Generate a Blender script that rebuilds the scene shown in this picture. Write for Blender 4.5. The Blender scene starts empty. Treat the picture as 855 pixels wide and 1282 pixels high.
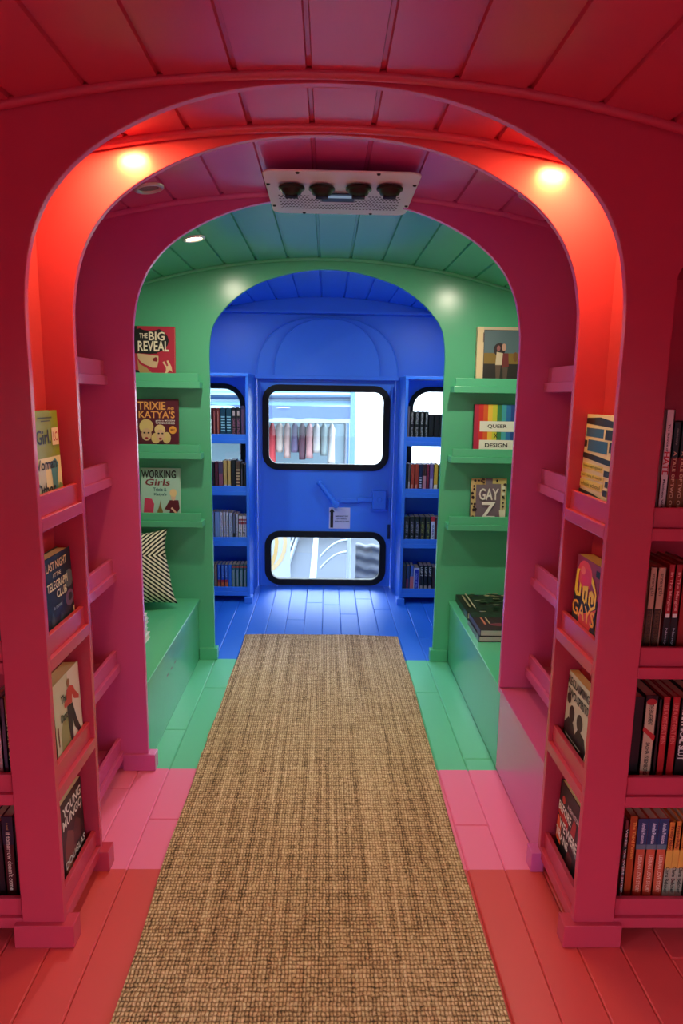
import bpy, math, random
from mathutils import Vector, Matrix
random.seed(7)
SC = bpy.context.scene
COL = SC.collection

# ------------------------------------------------------------------ materials
def lin(c):
    c = c / 255.0
    return c / 12.92 if c <= 0.04045 else ((c + 0.055) / 1.055) ** 2.4

MATS = {}
def mat(rgb, rough=0.5, spec=0.5, metal=0.0, name=None):
    key = (tuple(rgb), rough, spec, metal)
    if key in MATS:
        return MATS[key]
    m = bpy.data.materials.new(name or 'surface_%02x%02x%02x' % tuple(int(v) for v in rgb))
    m.use_nodes = True
    b = m.node_tree.nodes['Principled BSDF']
    b.inputs['Base Color'].default_value = (lin(rgb[0]), lin(rgb[1]), lin(rgb[2]), 1)
    b.inputs['Roughness'].default_value = rough
    b.inputs['Metallic'].default_value = metal
    b.inputs['Specular IOR Level'].default_value = spec
    MATS[key] = m
    return m

def paint(name, rgb, rough=0.25, spec=0.5, bump=0.03, scale=(1.6, 10, 1.6), var=0.03):
    """satin enamel brushed on wood: faint brush marks, slight tone variation"""
    m = bpy.data.materials.new(name)
    m.use_nodes = True
    nt = m.node_tree; N = nt.nodes; L = nt.links
    b = N['Principled BSDF']
    tc = N.new('ShaderNodeTexCoord')
    mp = N.new('ShaderNodeMapping'); mp.inputs['Scale'].default_value = scale
    L.new(tc.outputs['Object'], mp.inputs['Vector'])
    n1 = N.new('ShaderNodeTexNoise'); n1.inputs['Scale'].default_value = 6; n1.inputs['Detail'].default_value = 2
    L.new(mp.outputs['Vector'], n1.inputs['Vector'])
    n2 = N.new('ShaderNodeTexNoise'); n2.inputs['Scale'].default_value = 1.3; n2.inputs['Detail'].default_value = 2
    L.new(tc.outputs['Object'], n2.inputs['Vector'])
    hs = N.new('ShaderNodeHueSaturation')
    hs.inputs['Color'].default_value = (lin(rgb[0]), lin(rgb[1]), lin(rgb[2]), 1)
    mr = N.new('ShaderNodeMapRange'); mr.inputs['To Min'].default_value = 1 - var; mr.inputs['To Max'].default_value = 1 + var
    L.new(n2.outputs['Fac'], mr.inputs['Value']); L.new(mr.outputs['Result'], hs.inputs['Value'])
    L.new(hs.outputs['Color'], b.inputs['Base Color'])
    rr = N.new('ShaderNodeMapRange'); rr.inputs['To Min'].default_value = rough - 0.03; rr.inputs['To Max'].default_value = rough + 0.03
    L.new(n1.outputs['Fac'], rr.inputs['Value']); L.new(rr.outputs['Result'], b.inputs['Roughness'])
    b.inputs['Specular IOR Level'].default_value = spec
    return m

RED = paint('red_enamel', (194, 58, 82), spec=.42)
PINK = paint('pink_enamel', (208, 90, 158))
PINKF = paint('pink_floor_paint', (240, 118, 168), rough=0.42)
REDF = paint('red_floor_paint', (212, 72, 76), rough=0.42)
GREEN = paint('green_enamel', (88, 188, 142))
GREENF = paint('green_floor_paint', (98, 198, 154), rough=0.42)
BLUE = paint('blue_enamel', (50, 122, 228), rough=.42)
BLUEF = paint('blue_floor_paint', (36, 112, 222), rough=0.5, spec=.3)
BLACK = mat((14, 14, 15), 0.45)
RUBBER = mat((12, 12, 13), 0.55, 0.3, name='black_rubber')
WHITE = mat((232, 230, 222), 0.5)
ALU = mat((205, 205, 205), 0.35, 0.5, 0.6, name='aluminium')
PAPER = mat((222, 206, 176), 0.85, 0.2, name='book_pages')
PAPERW = mat((226, 222, 214), 0.85, 0.2, name='white_book_pages')

def glass_mat():
    m = bpy.data.materials.new('window_glass'); m.use_nodes = True
    nt = m.node_tree; nt.nodes.clear()
    o = nt.nodes.new('ShaderNodeOutputMaterial')
    mx = nt.nodes.new('ShaderNodeMixShader')
    t = nt.nodes.new('ShaderNodeBsdfTransparent'); t.inputs[0].default_value = (0.93, 0.97, 1.0, 1)
    g = nt.nodes.new('ShaderNodeBsdfGlossy'); g.inputs['Roughness'].default_value = 0.03
    f = nt.nodes.new('ShaderNodeFresnel'); f.inputs['IOR'].default_value = 1.45
    nt.links.new(f.outputs[0], mx.inputs[0]); nt.links.new(t.outputs[0], mx.inputs[1]); nt.links.new(g.outputs[0], mx.inputs[2])
    nt.links.new(mx.outputs[0], o.inputs['Surface'])
    return m
GLASS = glass_mat()

def emit(name, rgb, s):
    m = bpy.data.materials.new(name); m.use_nodes = True
    b = m.node_tree.nodes['Principled BSDF']
    b.inputs['Base Color'].default_value = (*rgb, 1)
    b.inputs['Emission Color'].default_value = (*rgb, 1)
    b.inputs['Emission Strength'].default_value = s
    return m

# ------------------------------------------------------------------ mesh helper
class MB:
    def __init__(s): s.v = []; s.f = []; s.mi = []; s.ms = []
    def m(s, material):
        if material not in s.ms: s.ms.append(material)
        return s.ms.index(material)
    def add(s, verts, faces, material):
        k = len(s.v); i = s.m(material)
        s.v += [tuple(p) for p in verts]
        for f in faces: s.f.append([k + a for a in f]); s.mi.append(i)
    def box(s, x0, x1, y0, y1, z0, z1, material):
        if x0 > x1: x0, x1 = x1, x0
        if y0 > y1: y0, y1 = y1, y0
        if z0 > z1: z0, z1 = z1, z0
        v = [(x, y, z) for z in (z0, z1) for y in (y0, y1) for x in (x0, x1)]
        s.add(v, [(0, 2, 3, 1), (4, 5, 7, 6), (0, 1, 5, 4), (2, 6, 7, 3), (0, 4, 6, 2), (1, 3, 7, 5)], material)
    def prism(s, poly, axis, a, b, material):
        """2D polygon extruded along axis from a to b; poly coords are the two other axes in order"""
        def P(p, t):
            return {'x': (t, p[0], p[1]), 'y': (p[0], t, p[1]), 'z': (p[0], p[1], t)}[axis]
        n = len(poly)
        v = [P(p, a) for p in poly] + [P(p, b) for p in poly]
        s.add(v, [list(range(n)), list(range(2 * n - 1, n - 1, -1))] + [(i, i + n, (i + 1) % n + n, (i + 1) % n) for i in range(n)], material)
    def strip(s, A, B, axis, a, b, material):
        """solid between two equally long 2D polylines A and B, thickness a..b along axis (closed ring when A[0]==A[-1])"""
        for i in range(len(A) - 1):
            s.prism([A[i], A[i + 1], B[i + 1], B[i]], axis, a, b, material)
    def ring(s, outer, inner, axis, a, b, material):
        def P(p, t):
            return {'x': (t, p[0], p[1]), 'y': (p[0], t, p[1]), 'z': (p[0], p[1], t)}[axis]
        n = len(outer)
        v = [P(p, a) for p in outer] + [P(p, a) for p in inner] + [P(p, b) for p in outer] + [P(p, b) for p in inner]
        f = []
        for i in range(n):
            j = (i + 1) % n
            f += [(i, j, n + j, n + i), (2 * n + i, 3 * n + i, 3 * n + j, 2 * n + j), (i, 2 * n + i, 2 * n + j, j), (n + i, n + j, 3 * n + j, 3 * n + i)]
        s.add(v, f, material)
    def cyl(s, p0, p1, r0, r1=None, n=16, material=None, cap=True):
        r1 = r0 if r1 is None else r1
        p0 = Vector(p0); p1 = Vector(p1); d = (p1 - p0).normalized()
        u = d.orthogonal().normalized(); w = d.cross(u)
        v = []
        for p, r in ((p0, r0), (p1, r1)):
            for i in range(n):
                a = 2 * math.pi * i / n
                v.append(p + u * (r * math.cos(a)) + w * (r * math.sin(a)))
        f = [(i, (i + 1) % n, (i + 1) % n + n, i + n) for i in range(n)]
        if cap: f += [list(range(n - 1, -1, -1)), list(range(n, 2 * n))]
        s.add(v, f, material)
    def tube(s, pts, r, n=8, material=None):
        for a, b in zip(pts[:-1], pts[1:]): s.cyl(a, b, r, r, n, material)
    def lathe(s, prof, c, n=24, material=None, axis=(0, 0, 1)):
        """profile of (radius, height) turned about axis through c"""
        d = Vector(axis).normalized(); u = d.orthogonal().normalized(); w = d.cross(u); c = Vector(c)
        v = []
        for r, h in prof:
            for i in range(n):
                a = 2 * math.pi * i / n
                v.append(c + d * h + u * (r * math.cos(a)) + w * (r * math.sin(a)))
        f = []
        for k in range(len(prof) - 1):
            for i in range(n):
                j = (i + 1) % n
                f.append((k * n + i, k * n + j, (k + 1) * n + j, (k + 1) * n + i))
        s.add(v, f, material)
    def build(s, name, parent=None, bevel=0.0, seg=2, smooth=False, loc=None):
        me = bpy.data.meshes.new(name)
        me.from_pydata(s.v, [], s.f)
        for m_ in s.ms: me.materials.append(m_)
        me.polygons.foreach_set('material_index', s.mi)
        if smooth: me.polygons.foreach_set('use_smooth', [True] * len(s.f))
        me.update()
        if loc is not None:
            me.transform(Matrix.Translation(-Vector(loc)))
        o = bpy.data.objects.new(name, me); COL.objects.link(o)
        if loc is not None: o.location = loc
        if parent: o.parent = parent
        if bevel:
            b = o.modifiers.new('edges', 'BEVEL'); b.width = bevel; b.segments = seg; b.limit_method = 'ANGLE'; b.angle_limit = math.radians(50)
        return o

def fixnormals(o):
    import bmesh
    bm = bmesh.new(); bm.from_mesh(o.data)
    bmesh.ops.recalc_face_normals(bm, faces=bm.faces); bm.to_mesh(o.data); bm.free()
    return o

def empty(name, loc=(0, 0, 0), rot=(0, 0, 0)):
    o = bpy.data.objects.new(name, None); COL.objects.link(o); o.location = loc; o.rotation_euler = rot
    o.empty_display_size = 0.05
    return o
def tag(o, label=None, cat=None, group=None, kind=None):
    if label: o['label'] = label
    if cat: o['category'] = cat
    if group: o['group'] = group
    if kind: o['kind'] = kind
    return o
def struct(o): o['kind'] = 'structure'; return fixnormals(o)
def plab(o, l): o['label'] = l; return o
def rrect(x0, x1, z0, z1, r, n=8):
    p = []
    for cx, cz, a0 in ((x1 - r, z1 - r, 0), (x0 + r, z1 - r, 90), (x0 + r, z0 + r, 180), (x1 - r, z0 + r, 270)):
        for i in range(n + 1):
            a = math.radians(a0 + 90 * i / n)
            p.append((cx + r * math.cos(a), cz + r * math.sin(a)))
    return p

# ------------------------------------------------------------------ geometry constants (metres)
YA, YB, YC, YD, YE = 1.58, 1.871, 2.433, 3.551, 5.0
YBACK = -2.4
T = 0.02
XW = 1.12
def zc(x): return 1.975 - 0.165 * x * x
HALF = [(.633, 0), (.633, 1.40), (.6335, 1.50), (.630, 1.565), (.619, 1.63), (.602, 1.683), (.573, 1.738), (.529, 1.790), (.473, 1.835),
        (.405, 1.874), (.34, 1.903), (.27, 1.926), (.19, 1.944), (.10, 1.955), (0, 1.959)]
HALFD = [(.563, 0), (.564, 1.45), (.564, 1.53), (.560, 1.59), (.551, 1.642), (.535, 1.68), (.507, 1.72), (.46, 1.77), (.404, 1.814), (.33, 1.858),
         (.253, 1.885), (.17, 1.907), (.09, 1.921), (0, 1.926)]
def catmull(p, k=4):
    q = [p[0]]
    for i in range(1, len(p) - 1):
        a, b, c = p[i - 1] if i > 1 else p[i], p[i], p[i + 1]
        d = p[i + 2] if i + 2 < len(p) else (-p[i][0], p[i][1])
        for j in range(k):
            t = j / k
            q.append(tuple(0.5 * (2 * b[m] + (c[m] - a[m]) * t + (2 * a[m] - 5 * b[m] + 4 * c[m] - d[m]) * t * t + (3 * b[m] - a[m] - 3 * c[m] + d[m]) * t ** 3) for m in (0, 1)))
    q.append(p[-1]); return q
def full_arch(half):
    r = catmull(half)
    return [(-x, z) for x, z in r] + [(x, z) for x, z in r[::-1][1:]]        # left foot -> apex -> right foot
ARCH = full_arch(HALF); ARCHD = full_arch(HALFD)
def ceil_line(x0, x1, n=24, dz=0.0):
    return [(x0 + (x1 - x0) * i / n, zc(x0 + (x1 - x0) * i / n) + dz) for i in range(n + 1)]

# ------------------------------------------------------------------ floor
def build_floor():
    b = MB()
    xs = [-.012 + .1095 * k for k in range(-11, 12)]
    zones = [(YBACK, YB - .003, REDF), (YB - .003, YC + .003, PINKF), (YC + .003, YD + .003, GREENF), (YD + .003, YE + .1, BLUEF)]
    joints = {0: [4.551], 1: [4.348], 2: [4.694], -1: [4.6], -2: [4.224], 3: [4.45], -5: [2.118, 3.179, 0.9], 4: [2.09, 3.141, 0.7], 5: [2.52, 3.9], -6: [2.75, 1.2], -7: [2.3]}
    g = .0008; c = .0036
    for i in range(len(xs) - 1):
        x0, x1 = xs[i] + g / 2, xs[i + 1] - g / 2
        k = i - 11
        js = joints.get(k, [1.0 + (i * 0.37) % 1.3, 3.0 + (i * .53) % 1.2])
        for (y0, y1, m) in zones:
            cuts = [y0] + sorted(j for j in js if y0 + .05 < j < y1 - .05) + [y1]
            for a, d in zip(cuts[:-1], cuts[1:]):
                ca = c if a != y0 else 0.0; cd = c if d != y1 else 0.0
                ga = g / 2 if a != y0 else 0.0; gd = g / 2 if d != y1 else 0.0
                A, D = a + ga, d - gd
                v = [(x0, A, -c), (x1, A, -c), (x1, D, -c), (x0, D, -c), (x0 + c, A + ca, 0), (x1 - c, A + ca, 0), (x1 - c, D - cd, 0), (x0 + c, D - cd, 0),
                     (x0, A, -.02), (x1, A, -.02), (x1, D, -.02), (x0, D, -.02)]
                b.add(v, [(4, 5, 6, 7), (0, 1, 5, 4), (1, 2, 6, 5), (2, 3, 7, 6), (3, 0, 4, 7), (8, 9, 1, 0), (9, 10, 2, 1), (10, 11, 3, 2), (11, 8, 0, 3)], m)
    b.box(-1.3, 1.3, YBACK, YE + .06, -.06, -.02, mat((40, 30, 30), .8))
    return b.build('floor')
struct(build_floor())

# ------------------------------------------------------------------ ceiling: long boards with open joints
def build_ceiling():
    b = MB()
    seams = [-.043 + .1455 * k for k in range(-8, 9)]
    gw, gd = .0065, .008
    prof = []
    x = -1.2
    pts = [-1.2]
    for s_ in seams:
        if -1.19 < s_ < 1.19:
            pts += [s_ - gw, s_ - gw * .6, s_ + gw * .6, s_ + gw]
    pts.append(1.2)
    prof = []
    for i, x in enumerate(pts):
        deep = 0 < i < len(pts) - 1 and ((i - 1) % 4 in (1, 2))
        prof.append((x, zc(x) + (gd if deep else 0)))
    # refine between joints
    q = []
    for a, c in zip(prof[:-1], prof[1:]):
        q.append(a)
        if c[0] - a[0] > .05:
            for t in (.25, .5, .75):
                xx = a[0] + (c[0] - a[0]) * t; q.append((xx, zc(xx)))
    q.append(prof[-1])
    for (y0, y1, m) in ((YBACK, YB, RED), (YB, YC, PINK), (YC, YD, GREEN), (YD, YE + .05, BLUE)):
        n = len(q)
        v = [(x, y0, z) for x, z in q] + [(x, y1, z) for x, z in q]
        b.add(v, [(i, i + 1, n + i + 1, n + i) for i in range(n - 1)], m)
    top = [(x, zc(x) + .03) for x, _ in q]
    n = len(top)
    b.add([(x, YBACK, z) for x, z in top] + [(x, YE + .05, z) for x, z in top], [(i, n + i, n + i + 1, i + 1) for i in range(n - 1)], mat((235, 232, 225), .6))
    return b.build('ceiling')
o = build_ceiling(); o['kind'] = 'structure'

# bent cover strips where each arch meets the ceiling
def cove(y, m, name, r=.011, x=1.1):
    b = MB()
    pts = [(xx, y, zc(xx) - .003) for xx in [-x + 2 * x * i / 40 for i in range(41)]]
    n = 8; vs = []
    for p in pts:
        for i in range(n):
            a = 2 * math.pi * i / n
            vs.append((p[0], p[1] + r * math.cos(a), p[2] + r * math.sin(a)))
    f = []
    for k in range(len(pts) - 1):
        for i in range(n):
            j = (i + 1) % n
            f.append((k * n + i, k * n + j, (k + 1) * n + j, (k + 1) * n + i))
    b.add(vs, f, m)
    o = b.build(name, smooth=True); return struct(o)
cove(YA - .010, RED, 'trim_1'); cove(YB - .012, RED, 'trim_2', .013); cove(YC - .010, PINK, 'trim_3'); cove(YD - .010, GREEN, 'trim_4')
cove(YA + T + .010, RED, 'trim_5')

# ------------------------------------------------------------------ arched partitions
def partition(name, arch, y, m, foot=None, side=XW):
    """one plywood sheet: arch opening inside, ceiling curve on top; foot changes the lower right corner"""
    b = MB()
    poly = list(arch)
    if foot == 'bench':
        poly = [p for p in poly if not (p[0] > .6 and p[1] < .1)]
        poly += [(.633, .325), (side, .325)]
    else:
        poly += [(side, 0)]
    poly += ceil_line(side, -side, 30, .012) + [(-side, 0)]
    b.prism(poly, 'y', y, y + T, m)
    o = b.build(name, bevel=.0018)
    return struct(o)
def front_partition():
    b = MB()
    r = .05
    hole = [(.735, 0), (.735, 1.645 - r)] + [(.735 + r - r * math.cos(a), 1.645 - r + r * math.sin(a)) for a in [math.pi / 2 * i / 5 for i in range(1, 6)]] + [(XW, 1.645)]
    poly = list(ARCH) + hole + ceil_line(XW, -XW, 30, .012) + [(-x, z) for x, z in hole[::-1]]
    b.prism(poly, 'y', YA, YA + T, RED)
    return struct(b.build('wall_front_arch', bevel=.0018))
front_partition()
partition('wall_second_arch', ARCH, YB, RED)
partition('wall_third_arch', ARCH, YC, PINK, foot='bench')
partition('wall_rear_arch', ARCHD, YD, GREEN)

# plinth blocks round the partition feet
def plinth(name, x0, x1, y, m, d=.015):
    b = MB(); b.box(x0, x1, y - d, y + T + d, 0.0, .062, m)
    struct(b.build(name, bevel=.0025))
plinth('baseboard_left', -.752, -.606, YA, RED); plinth('baseboard_right', .606, .752, YA, RED)
plinth('baseboard_left.001', -.70, -.606, YB, RED); plinth('baseboard_right.001', .606, .644, YB, PINK)
plinth('baseboard_left.002', -.722, -.606, YC, PINK)
plinth('baseboard_left.003', -.64, -.548, YD, GREEN); plinth('baseboard_right.003', .548, .64, YD, GREEN)

# ------------------------------------------------------------------ side walls
def side_walls():
    for s, nm in ((-1, 'left'), (1, 'right')):
        b = MB()
        # cabin behind the viewpoint, with its row of bus windows
        zt = zc(XW) + .02
        x0, x1 = s * XW, s * (XW + .04)
        def bx(y0, y1, z0, z1, m): b.box(x0, x1, y0, y1, z0, z1, m)
        bx(YBACK, YA, 0, .55, RED); bx(YBACK, YA, 1.25, zt, RED)
        ys = [YBACK, -1.7, -.9, -.1, .7, YA]
        if s > 0:                                                   # folding entrance door with full-height glass
            b.v = []; b.f = []; b.mi = []
            bx(YBACK, -.95, 0, .55, RED); bx(YBACK, YA, 1.25, zt, RED); bx(-.05, .0, 0, 1.25, RED); bx(0, YA, 0, .55, RED); bx(.75, YA, .55, 1.25, RED); bx(-.95, -.05, 0, .05, RED)
        else: bx(.75, YA, .55, 1.25, RED)
        for k, y in enumerate(ys):
            bx(max(YBACK, y - .05), min(YA, y + .05), .55, 1.25, RED)
        bx(YA, YB, 0, zt, RED); bx(YB, YC, 0, zt, PINK); bx(YC, YD + .01, 0, zt, GREEN); bx(YD + .01, YE + .05, 0, zt, BLUE)
        struct(b.build('wall_' + nm))
        # lining boards behind the narrow niches
        c = MB(); c.box(s * .712, s * .730, YA + T, YB, 0, zc(.72) + .01, RED)
        struct(c.build('wall_%s_niche' % nm))
        c = MB(); c.box(s * .812, s * .832, YB + T, YC, 0, zc(.82) + .01, PINK)
        struct(c.build('wall_%s_bay' % nm))
        # window panes of the cabin
        for k in range(4):
            w = MB(); y0, y1 = ys[k] + .05, ys[k + 1] - .05
            w.box(s * (XW + .018), s * (XW + .022), y0, y1, .05 if (s > 0 and k == 2) else .55, 1.25, GLASS)
            o = struct(w.build('window_%d' % (10 + k + (5 if s > 0 else 0))))
side_walls()

def wall_with_holes(b, x0, x1, z0, ztop, holes, y0, y1, m, n=60):
    """wall in the XZ plane with rounded rectangular openings, filled column by column"""
    xs = set([x0, x1])
    for h in holes:
        for p in rrect(*h): xs.add(round(p[0], 5))
    xs = sorted(x for x in xs if x0 <= x <= x1)
    k = []
    for a, c in zip(xs[:-1], xs[1:]):
        m_ = max(1, int((c - a) / .06)); k += [a + (c - a) * i / m_ for i in range(m_)]
    xs = k + [xs[-1]]
    def edge(h, x):
        hx0, hx1, hz0, hz1, r = h
        if not (hx0 <= x <= hx1): return None
        if x < hx0 + r: d = (hx0 + r) - x
        elif x > hx1 - r: d = x - (hx1 - r)
        else: d = 0
        dz = r - math.sqrt(max(0, r * r - d * d))
        return hz0 + dz, hz1 - dz
    for a, c in zip(xs[:-1], xs[1:]):
        mid = (a + c) / 2
        inside = sorted([h for h in holes if h[0] < mid < h[1]], key=lambda h: h[2])
        la, lc = z0, z0
        for h in inside:
            ea, ec = edge(h, a), edge(h, c)
            b.prism([(a, la), (c, lc), (c, ec[0]), (a, ea[0])], 'y', y0, y1, m)
            la, lc = ea[1], ec[1]
        b.prism([(a, la), (c, lc), (c, ztop(c)), (a, ztop(a))], 'y', y0, y1, m)

# ------------------------------------------------------------------ rear wall, its windows, the emergency door
def seal(b, x0, x1, z0, z1, r, w, y0, y1):
    b.ring(rrect(x0, x1, z0, z1, r), rrect(x0 + w, x1 - w, z0 + w, z1 - w, max(.01, r - w)), 'y', y0, y1, RUBBER)
def rear_wall():
    b = MB()
    holes = [(-1.05, -.570, .79, 1.40, .13), (.570, 1.05, .79, 1.40, .13)]
    def zt(x): return zc(x) + .01
    wall_with_holes(b, -XW, -.478, 0, zt, [holes[0]], YE, YE + .05, BLUE)
    wall_with_holes(b, .468, XW, 0, zt, [holes[1]], YE, YE + .05, BLUE)
    wall_with_holes(b, -.478, .468, 1.462, zt, [], YE, YE + .05, BLUE)
    o = struct(b.build('wall_back'))
    # two low-relief arches over the door and the boxed header under the ceiling
    def half_ell(a, h, z0, n=24): return [(a * math.copysign(abs(math.cos(t)) ** .85, math.cos(t)), z0 + h * math.sin(t) ** .85 if math.sin(t) > 0 else z0) for t in [math.pi * i / n for i in range(n + 1)]]
    c = MB(); c.prism(half_ell(.475, .388, 1.47), 'y', YE - .022, YE, BLUE)
    c.prism([(x, z) for x, z in half_ell(.355, .372, 1.47)], 'y', YE - .042, YE - .020, BLUE)
    c.box(-.49, .48, YE - .046, YE, 1.450, 1.474, BLUE)
    c.tube([(x, YE - .022, z) for x, z in half_ell(.475, .388, 1.47)], .005, 6, BLUE)
    c.tube([(x, YE - .042, z) for x, z in half_ell(.355, .372, 1.47)], .004, 6, BLUE)
    struct(c.build('trim_6', bevel=.002))
    c = MB(); c.prism([(-.73, 1.885), (.73, 1.885)] + ceil_line(.70, -.70, 20, .0), 'y', YE - .09, YE, BLUE)
    c.box(-XW, XW, YE - .105, YE, 1.872, 1.888, BLUE)
    struct(c.build('trim_7'))
    c = MB()
    c.box(-.515, -.478, YE - .02, YE + .01, 0, 1.47, BLUE); c.box(.468, .505, YE - .02, YE + .01, 0, 1.47, BLUE)
    struct(c.build('trim_8', bevel=.002))
    for k, h in enumerate(holes):
        x0, x1, z0, z1, r = h
        w = MB(); w.prism(rrect(x0 + .004, x1 - .004, z0 + .004, z1 - .004, r), 'y', YE + .022, YE + .026, GLASS)
        win = struct(w.build('window_%d' % (k + 1)))
        s_ = MB(); seal(s_, x0 - .014, x1 + .014, z0 - .014, z1 + .014, r + .014, .034, YE - .012, YE + .03)
        s_.build('window_seal', win, bevel=.004)
rear_wall()

def door():
    root = MB()
    U = (-.418, .410, .857, 1.392, .085); Lw = (-.405, .408, .035, .382, .085)
    wall_with_holes(root, -.474, .464, .004, lambda x: 1.456, [Lw, U], YE + .004, YE + .045, BLUE)
    d = root.build('door_1'); struct(d)
    for h, nm in ((U, 'upper'), (Lw, 'lower')):
        x0, x1, z0, z1, r = h
        s_ = MB(); seal(s_, x0 - .022, x1 + .022, z0 - .022, z1 + .022, r + .022, .044, YE - .010, YE + .03)
        s_.build('window_seal', d, bevel=.004)
        g = MB(); g.prism(rrect(x0 + .004, x1 - .004, z0 + .004, z1 - .004, r - .004), 'y', YE + .02, YE + .024, GLASS)
        g.build('window_pane', d)
    # thin raised edging of the door leaf, hinge side strip
    e = MB(); e.ring(rrect(-.470, .460, .006, 1.452, .004, 1), rrect(-.452, .442, .010, 1.434, .004, 1), 'y', YE - .002, YE + .006, BLUE)
    e.build('door_edging', d, bevel=.001)
    # lever, pull rod and latch box, all painted over
    l = MB()
    y = YE - .035
    l.cyl((-.046, y, .750), (.068, y, .602), .017, .019, 12, BLUE)
    l.lathe([(0, -.012), (.018, -.008), (.021, 0), (.018, .010), (0, .014)], (-.046, y, .750), 14, BLUE, axis=(-.114, 0, .148))
    l.cyl((.070, YE - .05, .604), (.070, YE + .01, .604), .026, .026, 16, BLUE)
    l.build('door_handle', d, bevel=.002)
    l = MB(); l.box(.10, .24, YE - .016, YE - .004, .612, .642, BLUE); l.box(.22, .335, YE - .024, YE - .008, .622, .652, BLUE)
    l.build('pull_rod', d, bevel=.003)
    l = MB(); l.box(.325, .418, YE - .045, YE + .004, .572, .702, BLUE); l.cyl((.372, YE - .05, .64), (.372, YE - .04, .64), .018, .018, 16, BLUE)
    l.box(.315, .425, YE - .03, YE + .004, .556, .572, BLUE)
    l.build('latch_box', d, bevel=.004)
    l = MB(); l.cyl((.445, YE - .018, .555), (.445, YE - .018, .65), .009, .009, 10, BLUE); l.cyl((.445, YE - .018, .36), (.445, YE - .018, .46), .009, .009, 10, mat((20, 30, 70), .5))
    l.cyl((.445, YE - .018, 1.30), (.445, YE - .018, 1.40), .009, .009, 10, BLUE)
    l.build('hinge', d)
    return d
DOOR = door()

# windscreen wall far behind the viewpoint
def front_wall():
    b = MB()
    wall_with_holes(b, -XW, XW, 0, lambda x: zc(x) + .01, [(-1.0, 1.0, .65, 1.40, .12)], YBACK - .04, YBACK, RED)
    struct(b.build('wall_front'))
    g = MB(); g.prism(rrect(-1.0, 1.0, .65, 1.40, .12), 'y', YBACK - .022, YBACK - .018, GLASS)
    struct(g.build('window_3'))
front_wall()

# ------------------------------------------------------------------ lettering
TCACHE = {}
def text_mesh(s):
    if s in TCACHE: return TCACHE[s]
    cu = bpy.data.curves.new('t', 'FONT'); cu.body = s; cu.resolution_u = 2; cu.offset = .02; cu.size = 1
    ob = bpy.data.objects.new('t', cu)
    me = ob.to_mesh()
    v = [tuple(p.co) for p in me.vertices]; f = [tuple(p.vertices) for p in me.polygons]
    ob.to_mesh_clear(); bpy.data.objects.remove(ob); bpy.data.curves.remove(cu)
    if v:
        x0 = min(p[0] for p in v); x1 = max(p[0] for p in v); y0 = min(p[1] for p in v); y1 = max(p[1] for p in v)
    else: x0 = y0 = 0; x1 = y1 = 1
    TCACHE[s] = (v, f, x0, x1, y0, y1)
    return TCACHE[s]

def decals(b, layers, P):
    """P(u, v, height) maps printed art to the surface"""
    P0 = P
    P = lambda u, v, h: P0(min(1, max(0, u)), min(1, max(0, v)), h)      # print never leaves its page
    for k, L in enumerate(layers):
        h = .00018 * (k + 1)
        if L[0] == 'r':
            _, u0, v0, u1, v1, c = L
            b.add([P(u0, v0, h), P(u1, v0, h), P(u1, v1, h), P(u0, v1, h)], [(0, 1, 2, 3)], mat(c, .45))
        elif L[0] == 'e':
            _, cu, cv, ru, rv, c = L
            n = 20
            b.add([P(cu + ru * math.cos(2 * math.pi * i / n), cv + rv * math.sin(2 * math.pi * i / n), h) for i in range(n)], [list(range(n))], mat(c, .45))
        elif L[0] == 'p':
            b.add([P(u, v, h) for u, v in L[1]], [list(range(len(L[1])))], mat(L[2], .45))
        elif L[0] == 't':
            _, s, u0, v0, u1, v1, c = L[:7]
            sh = L[7] if len(L) > 7 else 0
            v, f, x0, x1, y0, y1 = text_mesh(s)
            b.add([P(u0 + (u1 - u0) * ((x - x0) / (x1 - x0)) + sh * (y - y0) / (y1 - y0), v0 + (v1 - v0) * (y - y0) / (y1 - y0), h) for x, y, _ in v], f, mat(c, .45))
        elif L[0] == 's':                                    # lettering that runs down a spine: u0..u1 across, v0 top .. v1 bottom
            _, s, u0, u1, v0, v1, c = L
            v, f, x0, x1, y0, y1 = text_mesh(s)
            b.add([P(u0 + (u1 - u0) * (y - y0) / (y1 - y0), v0 + (v1 - v0) * (x - x0) / (x1 - x0), h) for x, y, _ in v], f, mat(c, .45))

# ------------------------------------------------------------------ books
def book(name, w, h, t, color, front=(), spine=(), loc=(0, 0, 0), rot=(0, 0, 0), label='', group=None, pages=PAPER, back=None, spinecol=None, hard=True, cat='book'):
    root = empty(name, loc, rot)
    c = .0022 if hard else .0008; ins = .003 if hard else .0004
    m = mat(color, .42)
    b = MB()
    b.box(-w / 2, w / 2, -t / 2, -t / 2 + c, 0, h, m)
    b.box(-w / 2, w / 2, t / 2 - c, t / 2, 0, h, mat(back, .42) if back else m)
    b.box(-w / 2, -w / 2 + c, -t / 2, t / 2, 0, h, mat(spinecol, .42) if spinecol else m)
    decals(b, front, lambda u, v, k: (-w / 2 + u * w, -t / 2 - k, v * h))
    decals(b, spine, lambda u, v, k: (-w / 2 - k, t / 2 - u * t, v * h))
    b.build('cover', root)
    p = MB(); p.box(-w / 2 + c, w / 2 - ins, -t / 2 + c, t / 2 - c, ins, h - ins, pages)
    p.build('page_block', root)
    tag(root, label, cat, group)
    return root

LEAN = math.radians(-1.5)
def wall_left_book(y_far, z, w, h, t, **k):      # cover faces the aisle from the left niche
    return book('book', w, h, t, loc=(-.712 + .034, y_far - w / 2, z), rot=(LEAN, 0, math.pi / 2), **k)
def wall_right_book(y_far, z, w, h, t, **k):
    return book('book', w, h, t, loc=(.712 - .034, y_far - w / 2, z), rot=(LEAN, 0, -math.pi / 2), **k)

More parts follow.
